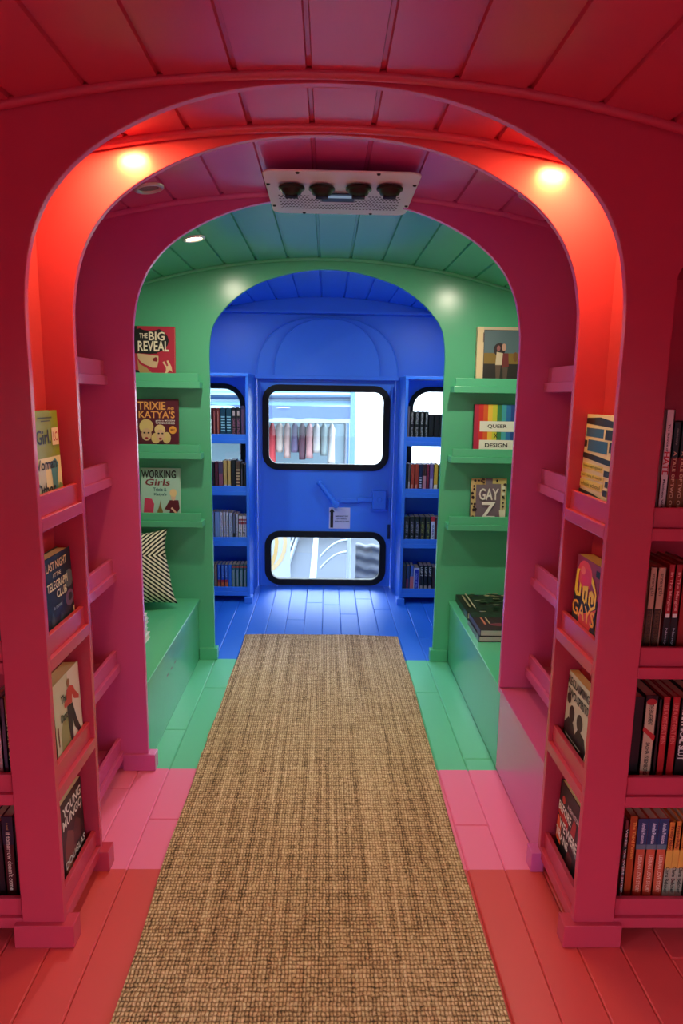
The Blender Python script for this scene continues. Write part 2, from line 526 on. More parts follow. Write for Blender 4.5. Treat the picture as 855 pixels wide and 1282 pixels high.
CREAM = (236, 226, 200); BK = (16, 14, 16); WH = (238, 236, 228)
G_L = 'books facing out on the left red ledges'; G_R = 'books facing out on the right red ledges'
wall_left_book(1.834, 1.07, .185, .232, .022, color=(140, 146, 30), pages=PAPERW, group=G_L,
    label='olive green and cream face-out book on the highest left red ledge',
    front=[('r', 0, 0, 1, .52, (232, 214, 176)), ('r', 0, 0, 1, .10, (250, 170, 50)), ('r', 0, .10, .45, .42, (196, 196, 196)),
           ('p', [(.66, .12), (.86, .12), (.84, .30), (.90, .44), (.80, .50), (.62, .46), (.66, .30)], (70, 130, 140)),
           ('p', [(.74, .12), (1, .12), (1, .20), (.9, .24), (.8, .16)], (120, 140, 90)),
           ('t', 'Girl.', .22, .66, .70, .81, BK), ('t', 'Woman.', .04, .40, .88, .51, BK), ('t', 'Other', .10, .12, .74, .27, BK),
           ('r', .74, .64, .97, .82, (240, 206, 190)), ('t', 'LC', .78, .68, .93, .78, (190, 60, 70)),
           ('r', .3, .92, .78, .935, (60, 66, 20)), ('r', .4, .89, .7, .9, (60, 66, 20))])
wall_left_book(1.853, .74, .178, .212, .034, color=(22, 30, 52), group=G_L,
    label='navy face-out novel with cream capitals on the second-highest left red ledge',
    front=[('r', 0, 0, 1, .2, (38, 44, 58)), ('r', .15, .40, 1, .72, (34, 34, 60)), ('e', .86, .63, .17, .11, (92, 104, 116)), ('e', .84, .39, .16, .10, (110, 84, 120)), ('e', .86, .40, .08, .05, (52, 44, 70)),
           ('p', [(.1, .1), (.2, .1), (.22, .3), (.16, .36), (.1, .28)], (52, 66, 84)), ('p', [(.4, .06), (.52, .06), (.54, .26), (.44, .3)], (52, 66, 84)),
           ('p', [(.6, .04), (.7, .04), (.7, .16), (.62, .18)], (130, 60, 50)), ('e', .7, .06, .03, .03, (240, 226, 190)), ('r', .94, .08, .97, .26, (236, 220, 180)),
           ('t', 'LAST NIGHT', .04, .84, .80, .94, (236, 196, 150)), ('t', 'AT THE', .25, .75, .55, .80, (230, 210, 170)),
           ('t', 'TELEGRAPH', .02, .61, .78, .71, (240, 226, 190)), ('t', 'CLUB', .34, .49, .72, .59, (240, 226, 190)), ('t', 'a novel', .2, .38, .5, .43, (140, 150, 160))])
wall_left_book(1.857, .408, .185, .228, .04, color=(206, 200, 168), back=(150, 50, 60), group=G_L,
    label='pale green face-out book with a red-topped dancer in black trousers',
    front=[('r', .55, 0, 1, 1, (226, 214, 200)), ('p', [(.16, .04), (.5, .06), (.52, .5), (.3, .52), (.18, .4)], (148, 144, 92)),
           ('p', [(.48, .80), (.56, .72), (.66, .72), (.74, .62), (.92, .56), (.94, .6), (.8, .70), (.74, .78), (.62, .82)], (196, 66, 56)),
           ('p', [(.46, .62), (.66, .60), (.68, .78), (.56, .84), (.48, .78), (.36, .66), (.38, .62)], (196, 66, 56)),
           ('e', .56, .87, .055, .05, (150, 100, 60)),
           ('p', [(.46, .62), (.66, .60), (.78, .36), (.96, .12), (.9, .10), (.68, .30), (.62, .42), (.60, .20), (.64, .02), (.58, .02), (.5, .22), (.46, .44)], (34, 24, 32)),
           ('t', 'The', .26, .70, .46, .80, (24, 40, 34)), ('t', 'Dance', .20, .50, .50, .60, (24, 40, 34)),
           ('r', .06, .28, .09, .5, (120, 40, 40))])
wall_left_book(1.850, .077, .17, .225, .024, color=(44, 28, 34), group=G_L, hard=False,
    label='dark face-out book with white title capitals on the lowest left red ledge',
    front=[('p', [(.1, .12), (.5, .1), (.6, .3), (.52, .5), (.3, .6), (.16, .44)], (120, 66, 60)), ('p', [(.52, .3), (.8, .28), (.84, .5), (.66, .62), (.54, .5)], (84, 40, 44)),
           ('p', [(.1, .0), (.4, .0), (.42, .16), (.2, .24)], (186, 120, 100)), ('e', .9, .64, .04, .02, (180, 140, 130)),
           ('t', 'YOUNG', .16, .80, .94, .92, WH), ('t', 'MUNGO', .12, .66, .96, .78, WH), ('t', 'DOUGLAS', .12, .17, .96, .26, WH), ('t', 'STUART', .2, .05, .86, .13, WH)])

wall_right_book(1.868, 1.07, .185, .242, .026, color=(236, 216, 180), pages=PAPER, group=G_R,
    label='cream face-out book with black, blue and yellow bars on the highest right red ledge',
    front=[('p', [(0, .90), (1, .88), (1, .94), (.5, .975), (0, .96)], (28, 28, 32)), ('r', .03, .77, .66, .86, (40, 96, 150)), ('r', .72, .76, 1, .86, (28, 28, 32)),
           ('r', 0, .66, .1, .73, (28, 28, 32)), ('r', .14, .62, .84, .74, (40, 96, 150)), ('r', .9, .64, 1, .74, (28, 28, 32)),
           ('p', [(0, .545), (1, .51), (1, .565), (.4, .59), (0, .60)], (28, 28, 32)),
           ('r', .04, .43, .78, .49, (222, 196, 110)), ('r', .82, .40, 1, .46, (28, 28, 32)), ('r', .0, .34, .84, .39, (222, 196, 110)), ('r', .9, .30, 1, .36, (28, 28, 32)),
           ('r', .0, .24, .82, .32, (222, 196, 110)), ('r', .86, .21, 1, .27, (28, 28, 32)),
           ('t', 'between queer', .08, .44, .76, .485, (130, 120, 40)), ('t', 'read a verse, the teacher', .04, .35, .80, .385, (130, 120, 40)), ('t', 'whole school', .04, .255, .76, .30, (130, 120, 40)),
           ('p', [(0, .155), (1, .10), (1, .165), (.5, .20), (0, .215)], (28, 28, 32)), ('r', 0, .09, .08, .14, (28, 28, 32)),
           ('t', 'EDITED BY SEVERAL WRITERS', .14, .085, .96, .11, (60, 40, 40)), ('r', .06, .045, .54, .055, (200, 150, 90))])
wall_right_book(1.833, .74, .16, .212, .04, color=(44, 20, 34), pages=mat((214, 170, 96), .8), group=G_R, hard=False,
    label='face-out paperback with yellow gothic title over a pink rose on the right red ledges',
    front=[('r', 0, .56, 1, 1, (150, 40, 84)), ('e', .38, .80, .32, .17, (236, 70, 96)), ('e', .48, .76, .2, .13, (226, 50, 110)), ('e', .30, .84, .1, .05, (250, 120, 120)), ('r', .84, .86, 1, .94, (20, 24, 40)),
           ('p', [(0, .5), (.1, .6), (.3, .5), (.5, .62), (.7, .5), (1, .6), (1, .2), (0, .2)], (30, 18, 26)), ('p', [(.3, .14), (.8, .2), (1, .5), (.7, .4), (.3, .3)], (220, 60, 50)),
           ('p', [(.04, .82), (.18, .84), (.14, .78), (.14, .56), (.22, .54), (.22, .68), (.30, .66), (.30, .52), (.12, .49), (.02, .54)], (250, 206, 60)),
           ('p', [(.38, .66), (.60, .70), (.60, .48), (.52, .50), (.50, .62), (.46, .62), (.46, .52), (.54, .50), (.52, .46), (.38, .50)], (250, 206, 60)),
           ('p', [(.70, .84), (.80, .80), (.96, .66), (.96, .50), (.80, .44), (.66, .50), (.66, .64), (.76, .68), (.86, .64), (.86, .54), (.78, .52), (.76, .60), (.72, .60), (.72, .52), (.80, .48), (.90, .52), (.90, .66), (.72, .76)], (250, 206, 60)),
           ('t', 'GAYS', .0, .26, .98, .45, (250, 170, 50)), ('t', 'A HOMOSEXUAL', .06, .13, .94, .18, (240, 196, 120)), ('t', 'HISTORY', .2, .05, .8, .11, (240, 196, 120))])
wall_right_book(1.85, .41, .165, .214, .024, color=(206, 200, 180), pages=mat((214, 170, 120), .8), group=G_R, hard=False,
    label='grey and cream face-out book with black capitals above two dark figures',
    front=[('p', [(0, 0), (.9, 0), (1, .24), (.9, .38), (.62, .42), (.5, .30), (.40, .40), (.16, .42), (0, .3)], (40, 22, 26)), ('e', .30, .50, .12, .11, (52, 30, 32)), ('e', .66, .50, .13, .11, (60, 34, 36)), ('e', .12, .66, .09, .07, (60, 40, 40)),
           ('r', 0, .02, .9, .2, (34, 18, 22)),
           ('t', 'RECLAIMING', .02, .84, .96, .95, BK), ('t', 'TWO-SPIRITS', .04, .69, .96, .80, BK), ('t', 'Sexuality, Spiritual', .12, .17, .80, .205, (226, 204, 200)), ('t', 'Renewal & Sovereignty', .16, .12, .88, .155, (226, 204, 200)), ('t', 'in Native America', .16, .06, .86, .10, (226, 204, 200))])
wall_right_book(1.845, .077, .165, .225, .024, color=(30, 26, 30), group=G_R, hard=True,
    label='black face-out book with white title and orange shapes on the lowest right red ledge',
    front=[('e', .2, .80, .07, .05, (190, 60, 50)), ('p', [(0, .56), (.5, .50), (.5, .60), (0, .70)], (190, 40, 44)), ('p', [(0, .22), (.24, .20), (.2, .46), (.06, .54), (0, .52)], (226, 90, 40)), ('p', [(.62, .56), (.82, .54), (.84, .74), (.72, .78)], (170, 40, 44)),
           ('p', [(.56, .44), (.96, .36), (.98, .42), (.62, .50)], (120, 130, 130)), ('p', [(.5, .08), (.8, .1), (.82, .3), (.6, .32)], (84, 34, 40)),
           ('t', 'BEFORE', .02, .62, .62, .74, WH), ('t', 'WE WERE', .12, .42, .96, .55, WH), ('t', 'TRANS', .0, .27, .6, .39, WH), ('t', 'A NEW HISTORY', .42, .78, .96, .84, (230, 200, 200))])

# ---- face-out books on the green ledges of the rear arch
def green_book(xc, z, w, h, t, **k):
    return book('book', w, h, t, loc=(xc, YD - .038, z), rot=(math.radians(-4), 0, 0), **k)
G_GL = 'books facing out on the green ledges'
SK = (206, 176, 138)
green_book(-.815, 1.402, .19, .25, .022, color=(178, 36, 62), group=G_GL, label='magenta face-out book with black hat on the highest left green ledge',
    front=[('p', [(0, 0), (1, 0), (1, .06), (.86, .12), (.70, .10), (.6, .12), (0, .2)], (22, 26, 22)), ('e', .36, .74, .50, .25, BK), ('r', 0, .50, .08, 1, BK), ('e', .4, .97, .24, .05, (178, 36, 62)),
           ('p', [(.08, .5), (.60, .46), (.60, .36), (.56, .24), (.44, .24), (.2, .32), (.1, .40)], SK), ('p', [(.08, .40), (.14, .30), (.3, .24), (.44, .14), (.46, .04), (.2, .03), (.1, .2)], (176, 144, 92)),
           ('p', [(.44, .40), (.54, .44), (.58, .40), (.56, .35), (.48, .36)], (130, 20, 36)), ('r', 0, .50, .56, .52, BK),
           ('p', [(.72, .10), (.78, .12), (.88, .20), (.94, .16), (.92, .26), (.84, .38), (.80, .37), (.84, .28), (.80, .27), (.74, .36), (.70, .34), (.78, .24), (.78, .18)], (224, 190, 150)),
           ('t', 'THE', .14, .78, .34, .87, CREAM), ('t', 'BIG', .37, .74, .76, .90, CREAM), ('t', 'REVEAL', .10, .54, .86, .73, CREAM)])
green_book(-.812, 1.067, .20, .25, .02, color=(88, 22, 40), group=G_GL, label='maroon face-out book with orange capitals and two blonde heads on a left green ledge',
    front=[('t', 'TRIXIE', .04, .80, .70, .95, (226, 160, 84)), ('t', 'AND', .74, .80, .90, .85, (226, 160, 84)), ('t', "KATYA'S", .06, .64, .92, .78, (226, 160, 84)),
           ('t', 'guide to MODERN', .46, .575, .92, .61, WH), ('t', 'WOMANHOOD', .46, .53, .92, .57, WH),
           ('e', .24, .48, .17, .14, (214, 186, 120)), ('e', .24, .33, .12, .12, (210, 170, 130)), ('e', .56, .42, .13, .10, (222, 196, 134)), ('e', .46, .26, .11, .10, (214, 186, 120)), ('e', .72, .27, .10, .11, (214, 186, 120)), ('e', .57, .32, .10, .11, (214, 174, 140)),
           ('e', .57, .25, .04, .02, (150, 20, 40)), ('e', .24, .26, .04, .02, (150, 20, 40)), ('e', .53, .35, .025, .015, BK), ('e', .62, .35, .025, .015, BK), ('e', .19, .36, .025, .015, BK), ('e', .29, .36, .025, .015, BK),
           ('e', .87, .42, .09, .075, (230, 160, 60)), ('r', .1, 0, .7, .12, (60, 20, 60)), ('p', [(.5, .16), (.64, .16), (.7, .0), (.44, .0)], (40, 14, 20)), ('t', 'BEST', .82, .40, .92, .44, (120, 60, 20))])
green_book(-.808, .737, .19, .25, .02, color=(172, 214, 196), group=G_GL, label='mint face-out book with black capitals and figures on the lowest left green ledge',
    front=[('t', 'WORKING', -.0 + .02, .80, .90, .96, BK), ('t', 'Girls', .10, .66, .74, .79, (120, 40, 44), .03), ('t', 'Trixie &', .32, .55, .66, .62, (30, 100, 100)), ('t', "Katya's", .34, .45, .66, .52, (30, 100, 100)),
           ('p', [(.06, .06), (.3, .06), (.34, .30), (.28, .40), (.1, .42)], (206, 60, 96)), ('r', .02, .0, .3, .08, (30, 40, 40)), ('p', [(.42, .02), (.56, .02), (.56, .16), (.51, .26), (.50, .38), (.47, .26), (.42, .16)], (130, 110, 60)),
           ('p', [(.60, .20), (.74, .38), (.96, .38), (.99, .22), (.9, .10), (.72, .10), (.74, .18)], (92, 22, 34)), ('e', .83, .44, .06, .07, (222, 186, 160)), ('e', .83, .52, .09, .08, (232, 206, 150)), ('p', [(.72, .0), (.94, .0), (.9, .14), (.74, .14)], (30, 26, 26)),
           ('p', [(.76, .22), (.9, .10), (.94, .12), (.8, .24)], (226, 190, 160))])
green_book(.815, 1.402, .215, .275, .03, color=(206, 190, 160), spinecol=(222, 206, 170), group=G_GL, pages=PAPERW, cat='book', label='large pale photo book picturing an embracing couple on the highest right green ledge',
    front=[('r', .15, 0.0, 1, .95, (30, 30, 28)), ('r', .16, .50, 1, .94, (84, 110, 118)), ('r', .16, .36, 1, .56, (130, 104, 40)), ('r', .16, .0, 1, .38, (34, 32, 28)), ('r', 0, .0, .14, 1, (222, 200, 156)),
           ('e', .50, .62, .13, .11, (34, 20, 24)), ('e', .60, .66, .05, .06, (190, 150, 130)), ('e', .48, .64, .04, .05, (150, 90, 90)), ('p', [(.42, .36), (.56, .36), (.58, .56), (.44, .58)], (206, 190, 160)), ('p', [(.56, .30), (.72, .34), (.70, .56), (.58, .56)], (110, 40, 40)),
           ('p', [(.44, .1), (.52, .1), (.54, .36), (.42, .36)], (90, 74, 60)), ('p', [(.60, .1), (.68, .1), (.70, .32), (.58, .32)], (84, 70, 60)), ('e', .86, .50, .05, .08, (120, 80, 40)), ('p', [(.5, .06), (.7, .05), (.72, .1), (.5, .12)], (190, 120, 110)),
           ('r', .13, .74, .145, .9, (90, 60, 60))])
cols = [(176, 34, 66), (204, 44, 40), (214, 92, 34), (232, 190, 64), (196, 200, 60), (52, 128, 74), (60, 160, 170), (36, 110, 170), (30, 70, 140)]
green_book(.812, 1.067, .20, .25, .022, color=(150, 24, 60), spinecol=(30, 16, 24), group=G_GL, label='rainbow striped face-out book with two white title strips on a right green ledge',
    front=[('r', .0 + i / 9, 0, (i + 1) / 9, 1, c) for i, c in enumerate(cols)] +
          [('r', .14, .48, .97, .68, (226, 230, 216)), ('r', .14, .12, .97, .32, (226, 230, 216)), ('t', 'QUEER', .33, .54, .80, .62, BK), ('t', 'X', .49, .36, .58, .45, BK), ('t', 'DESIGN', .28, .18, .83, .26, BK), ('t', '50 YEARS OF SIGNS SYMBOLS', .16, .03, .95, .06, (226, 220, 200))])
green_book(.802, .737, .175, .222, .02, color=(118, 104, 116), group=G_GL, label='grey face-out book with leopard print edges and big white title, green ledge',
    front=[('r', 0, 0, .14, 1, (200, 176, 120)), ('r', .84, .3, 1, 1, (206, 196, 150)), ('r', .60, .88, 1, 1, (206, 190, 120)), ('r', .1, .86, .4, 1, (190, 160, 100))] +
          [('e', .03 + random.random() * .12, random.random(), .025 + .02 * random.random(), .02 + .02 * random.random(), (40, 24, 24)) for _ in range(16)] +
          [('e', .2 + random.random() * .18, .88 + random.random() * .1, .03, .02, (60, 34, 30)) for _ in range(6)] +
          [('e', .9 + random.random() * .08, .3 + random.random() * .65, .03, .022, (50, 40, 40)) for _ in range(10)] +
          [('e', .72, .95, .03, .025, BK), ('e', .9, .8, .05, .04, (226, 226, 200)), ('e', .9, .66, .05, .04, (226, 226, 200)),
           ('t', 'GAY', .22, .52, .78, .78, (226, 220, 214)), ('t', 'Z', .28, .1, .70, .48, (236, 232, 226)), ('p', [(.84, .02), (.96, .02), (.98, .12), (.88, .14)], BK), ('p', [(.80, .3), (.98, .3), (.98, .16), (.84, .06)], (222, 222, 200))])

# ------------------------------------------------------------------ ledges (board + upright lip)
def ledge_y(s, x_front, y0, y1, z, m, wall, label, group, lip=.0485):
    """runs along the aisle on side s; z is the top of the board"""
    r = empty('book_ledge', (s * x_front, (y0 + y1) / 2, z - .03))
    def put(b, n):
        o = b.build(n, bevel=.0016); o.parent = r; o.matrix_parent_inverse = Matrix.Translation(-Vector(r.location)); return o
    b = MB(); b.box(s * x_front, s * wall, y0, y1, z - .03, z, m); put(b, 'shelf_board')
    b = MB(); b.box(s * (x_front + .011), s * (x_front + .024), y0, y1, z, z + lip, m); put(b, 'lip_board')
    return tag(r, label, 'ledge', group)
def ledge_x(x0, x1, y_front, y_back, z, m, label, group, lip=.040):
    r = empty('book_ledge', ((x0 + x1) / 2, y_front, z - .03))
    def put(b, n):
        o = b.build(n, bevel=.0016); o.parent = r; o.matrix_parent_inverse = Matrix.Translation(-Vector(r.location)); return o
    b = MB(); b.box(x0, x1, y_front, y_back, z - .03, z, m); put(b, 'shelf_board')
    s = 1 if x0 > 0 else -1
    b = MB(); xi = min(abs(x0), abs(x1)); xo = max(abs(x0), abs(x1))
    b.box(s * (xi + .008), s * xo, y_front + .009, y_front + .022, z, z + lip, m); put(b, 'lip_board')
    return tag(r, label, 'ledge', group)
LV = [.072, .405, .736, 1.067, 1.400]
ORD = ['lowest', 'second-lowest', 'middle', 'second-highest', 'highest']
ORD4 = ['lowest', 'second-lowest', 'second-highest', 'highest']
for s, nm in ((-1, 'left'), (1, 'right')):
    for k in range(4):
        ledge_y(s, .633, YA + T, YB, LV[k], RED, .712, '%s red ledge in the niche between the first and second arch, %s side of aisle' % (ORD4[k], nm), 'red ledges beside the aisle')
    for k in range(5):
        if s > 0 and k == 0: continue
        ledge_y(s, .720, YB + T, YC, LV[k], PINK, .812, '%s empty pink ledge between the second and third arch, %s side of aisle' % (ORD[k] if s < 0 else ORD4[k - 1], nm), 'empty pink ledges')
    for k in range(3):
        x0, x1 = sorted((s * .598, s * (XW - .001)))
        ledge_x(x0, x1, YD - .090, YD, LV[k + 2], GREEN, '%s green ledge on the rear arch, %s of the blue opening' % (['lowest', 'middle', 'highest'][k], nm), 'green ledges on the rear arch', lip=.038)

# ------------------------------------------------------------------ benches
def bench(s, y0, y1, m, label, slots=False):
    r = empty('storage_bench', (s * .64, (y0 + y1) / 2, 0))
    inv = Matrix.Translation(-Vector(r.location))
    def put(b, n, bev=.0022):
        o = b.build(n, bevel=bev); o.parent = r; o.matrix_parent_inverse = inv; return o
    xo = XW if y0 > YC - .01 else .812
    b = MB(); b.box(s * .634, s * xo, y0, y1, .305, .323, m); put(b, 'bench_top')
    b = MB(); b.box(s * .642, s * .658, y0, y1, 0, .305, m); put(b, 'front_panel')
    if slots:
        for i in range(3):
            b = MB(); yy = 2.80 + i * .075
            b.add([(s * .6415, yy, .205), (s * .6415, yy + .03, .205), (s * .6415, yy + .03, .212), (s * .6415, yy, .212)], [(0, 1, 2, 3)], BLACK)
            put(b, 'finger_slot', 0)
    return tag(r, label, 'bench')
bench(-1, YC + T, YD, GREEN, 'green built-in storage bench on the left, carrying the striped cushion', slots=True)
bench(1, YC + T, YD, GREEN, 'green built-in storage bench on the right, carrying stacked dark books')
bench(1, YB + T, YC + T, PINK, 'pink built-in storage bench on the right between second and third arch')

# ------------------------------------------------------------------ front bookcases (red), spines towards the viewer
def red_case(s, nm):
    r = empty('bookcase', (s * .93, YA + .1, 0)); inv = Matrix.Translation(-Vector(r.location))
    def put(b, n, bev=.0016):
        o = b.build(n, bevel=bev); o.parent = r; o.matrix_parent_inverse = inv; return o
    b = MB(); b.box(s * .735, s * .745, YA + T, YB, 0, 1.66, RED); put(b, 'side_panel')
    b = MB(); b.box(s * (XW - .012), s * XW, YA + T, YB, 0, 1.66, RED); put(b, 'side_panel')
    b = MB(); b.box(s * .735, s * XW, YB - .008, YB, 0, 1.66, RED); put(b, 'back_panel')
    b = MB(); b.box(s * .735, s * XW, YA + .001, YB, 1.645, 1.66, RED); put(b, 'top_board')
    for k in range(4):
        z = LV[k] - .001
        b = MB(); b.box(s * .7355, s * (XW - .013), YA + .001, YB - .009, z - .028, z, RED); sh = put(b, 'shelf')
        b = MB(); b.box(s * .741, s * (XW - .013), YA + .012, YA + .025, z, z + .046, RED); o = put(b, 'shelf_lip'); o.parent = sh; o.matrix_parent_inverse = Matrix()
    tag(r, 'red built-in bookcase behind the front arch, %s of the aisle' % nm, 'bookcase', 'red bookcases')
red_case(-1, 'left'); red_case(1, 'right')

def spine_row(xs, z, yf, depth, items, side, group):
    """items: (thickness, height, colour, spine art, label, extra). xs: where the row starts, walking away from the aisle"""
    x = xs
    for it in items:
        t, h, c, art, lab = it[:5]
        kw = it[5] if len(it) > 5 else {}
        if c is None: x += t; continue
        xc = side * (x + t / 2)
        book('book', depth, h, t - .0006, loc=(xc, yf + depth / 2, z), rot=(0, 0, math.pi / 2), color=c, spine=art, label=lab, group=group, **kw)
        x += t

teal = (30, 58, 60)
omar = lambda: [('r', 0, 0, 1, .45, (120, 70, 30)), ('r', 0, .45, 1, .66, (120, 22, 24)), ('s', 'A TALE OF TWO OMARS', .3, .72, .72, .04, (220, 190, 150)), ('s', 'OMAR SHARIF JR', .35, .65, .94, .78, (150, 160, 150))]
G1 = 'books on the right red bookcase'
spine_row(.765, 1.067, 1.632, .15, [
    (.020, .262, (226, 218, 214), [('s', 'The Science of', .35, .6, .88, .64, (60, 40, 60)), ('s', 'HATE', .15, .85, .64, .44, (190, 30, 44)), ('s', 'Matthew Williams', .35, .6, .40, .06, (50, 40, 60))], 'tall white book at the arch end of the highest right red shelf'),
    (.018, .235, teal, omar(), 'dark teal book touching the tall white book on the right red bookcase'),
    (.019, .235, teal, omar(), 'dark teal book with gold lettering at the frame edge, second after the tall white book'),
    (.022, .235, teal, omar(), 'dark teal book third after the tall white book on the right red bookcase'),
    (.022, .235, (60, 90, 70), [], 'green book at the outer end of the highest right red shelf')], 1, G1)
tan = lambda: [('r', 0, 0, .8, .56, (52, 30, 16)), ('r', 0, 0, 1, .04, BK), ('s', 'THE SECRET TO SUPERHUMAN', .15, .65, .54, .07, (104, 74, 40)), ('s', 'strength', .2, .8, .94, .70, (110, 84, 70))]
marg = lambda: [('r', 0, 0, 1, .46, (18, 16, 20)), ('r', .2, .45, .8, .49, WH), ('s', 'In The Margins', .25, .75, .92, .52, (232, 170, 160)), ('s', 'Nancy', .3, .7, .34, .16, (170, 170, 180))]
spine_row(.764, .736, 1.632, .14, [
    (.018, .228, (196, 158, 128), tan(), 'tan and dark brown book nearest the arch on the second-highest right red shelf'),
    (.021, .228, (196, 158, 128), tan(), 'tan and dark brown book second from the arch on the second-highest right red shelf'),
    (.004, 0, None, None, None),
    (.017, .236, (168, 22, 32), marg(), 'red and black book right beside the tan pair on the right red bookcase'),
    (.018, .236, (168, 22, 32), marg(), 'red and black book second after the tan pair on the right red bookcase'),
    (.024, .238, (150, 20, 20), [('r', .1, .02, .9, .03, (220, 180, 160))], 'plain red book at the frame edge beside the red and black pair'),
    (.024, .23, (70, 20, 24), [], 'dark red book at the outer end of the second-highest right red shelf')], 1, G1)
wo = lambda: [('s', 'LIKE A WITHOUT MEN', .22, .78, .93, .48, (214, 110, 104)), ('e', .5, .07, .25, .012, (220, 120, 110))]
spine_row(.757, .405, 1.632, .15, [
    (.026, .236, (18, 14, 18), [], 'black book against the arch post on the second-lowest right red shelf'),
    (.034, .240, (24, 12, 16), [('r', .12, .03, .86, .93, (206, 184, 150)), ('r', .12, .0, .86, .05, (150, 24, 30)), ('e', .49, .93, .37, .035, (170, 24, 30)), ('p', [(.0, .62), (.9, .50), (1.0, .56), (.1, .66)], (190, 34, 34)),
                             ('s', 'THE ENGAGEMENT', .35, .68, .90, .68, (40, 30, 30)), ('s', 'SASHA ISSENBERG', .35, .65, .49, .13, (40, 30, 30))], 'cream spine book with a red band across it on the right red bookcase', {'pages': PAPER}),
    (.010, .23, (40, 14, 18), [], 'thin dark book between the cream spine book and the bright red pair'),
    (.020, .236, (176, 28, 32), wo(), 'bright red book left of the thin pale line on the right red bookcase'),
    (.0035, .235, (236, 170, 160), [], 'thin pale pink booklet between two bright red books'),
    (.021, .236, (176, 28, 32), wo(), 'bright red book right of the thin pale line on the right red bookcase'),
    (.030, .232, (14, 12, 16), [('s', 'THE ETHICAL SLUT', .2, .8, .96, .30, (220, 216, 210))], 'black book with large white capitals at the frame edge'),
    (.030, .235, (40, 40, 44), [], 'dark grey book at the outer end of the second-lowest right red shelf')], 1, G1)
lls = lambda: [('r', 0, .66, 1, 1, (40, 54, 96)), ('r', 0, .645, 1, .70, (96, 110, 124)), ('r', 0, 0, 1, .05, (50, 44, 44)), ('s', 'Amelia Possanza', .4, .78, .95, .71, (214, 206, 220)), ('s', 'LESBIAN LOVE STORY', .35, .72, .58, .14, (240, 190, 170))]
pb = lambda: [('r', 0, 0, 1, .44, (170, 160, 140)), ('r', 0, .44, 1, .66, (226, 160, 70)), ('s', 'Pretty Baby', .2, .8, .95, .67, (120, 24, 30)), ('s', 'Chris Belcher', .2, .8, .46, .14, (24, 20, 24))]
spine_row(.764, .072, 1.632, .14, [
    (.011, .238, (120, 40, 44), [('r', 0, .05 + i * .1, 1, .10 + i * .1, (20, 16, 20)) for i in range(9)] + [('s', 'WHEN WE WERE SISTERS', .3, .8, .9, .1, (220, 200, 200))], 'black and white patterned book squeezed against the post on the lowest right red shelf'),
    (.022, .250, (176, 66, 26), [('s', 'The Third Person', .45, .85, .94, .52, (236, 160, 80))], 'orange book with upright yellow title on the lowest right red shelf'),
    (.0265, .243, (206, 84, 56), lls(), 'orange and navy book nearest the plain orange one, first of three alike'),
    (.0265, .243, (206, 84, 56), lls(), 'orange and navy book in the centre of three alike, lowest right red shelf'),
    (.0265, .243, (206, 84, 56), lls(), 'orange and navy book touching the grey and amber ones, last of three alike'),
    (.017, .233, (214, 120, 50), pb(), 'grey and amber book touching the navy topped trio on the lowest right red shelf'),
    (.017, .235, (214, 120, 50), pb(), 'grey and amber book second after the navy topped trio'),
    (.017, .235, (214, 120, 50), pb(), 'grey and amber book at the frame edge, third after the navy topped trio'),
    (.03, .23, (20, 30, 24), [], 'black green book at the outer end of the lowest right red shelf')], 1, G1)
G2 = 'books on the left red bookcase'
spine_row(.752, .736, 1.632, .14, [
    (.024, .19, (24, 22, 44), [('r', 0, .52, 1, .82, (206, 180, 176)), ('r', 0, .45, 1, .52, (50, 60, 100))], 'navy book with pale upper spine on the second-highest left red shelf'),
    (.03, .22, (90, 20, 30), [], 'wine red book behind the left frame edge on the second-highest left red shelf')], -1, G2)
spine_row(.750, .405, 1.632, .14, [
    (.013, .226, (40, 36, 40), [('r', 0, .72, 1, 1, (150, 84, 40)), ('s', 'DEMONS OF', .1, .9, .8, .25, (206, 190, 130)), ('r', .2, .03, .8, .2, (150, 170, 170))], 'black and rust book with pale spiky lettering on the left red bookcase'),
    (.012, .22, (84, 60, 84), [], 'thin dull purple book on the second-lowest left red shelf'),
    (.016, .228, (214, 160, 160), [], 'pale pink book at the left frame edge on the second-lowest left red shelf')], -1, G2)
spine_row(.751, .072, 1.632, .14, [
    (.014, .243, (14, 22, 22), [('s', 'we fought in a field', .35, .75, .62, .30, (200, 210, 160)), ('e', .5, .12, .25, .02, (60, 80, 80)), ('e', .5, .06, .2, .012, (190, 190, 180))], 'thin black book beside the post on the lowest left red shelf'),
    (.028, .243, (74, 12, 20), [('r', 0, .68, 1, 1, (30, 24, 48)), ('s', "if tomorrow doesn't come", .3, .75, .82, .16, (224, 206, 190)), ('s', 'A novel', .4, .6, .93, .85, (190, 150, 90))], 'dark wine and navy book with flowing white title on the lowest left red shelf'),
    (.03, .23, (40, 20, 30), [], 'dark plum book beyond the wine and navy one on the lowest left red shelf')], -1, G2)

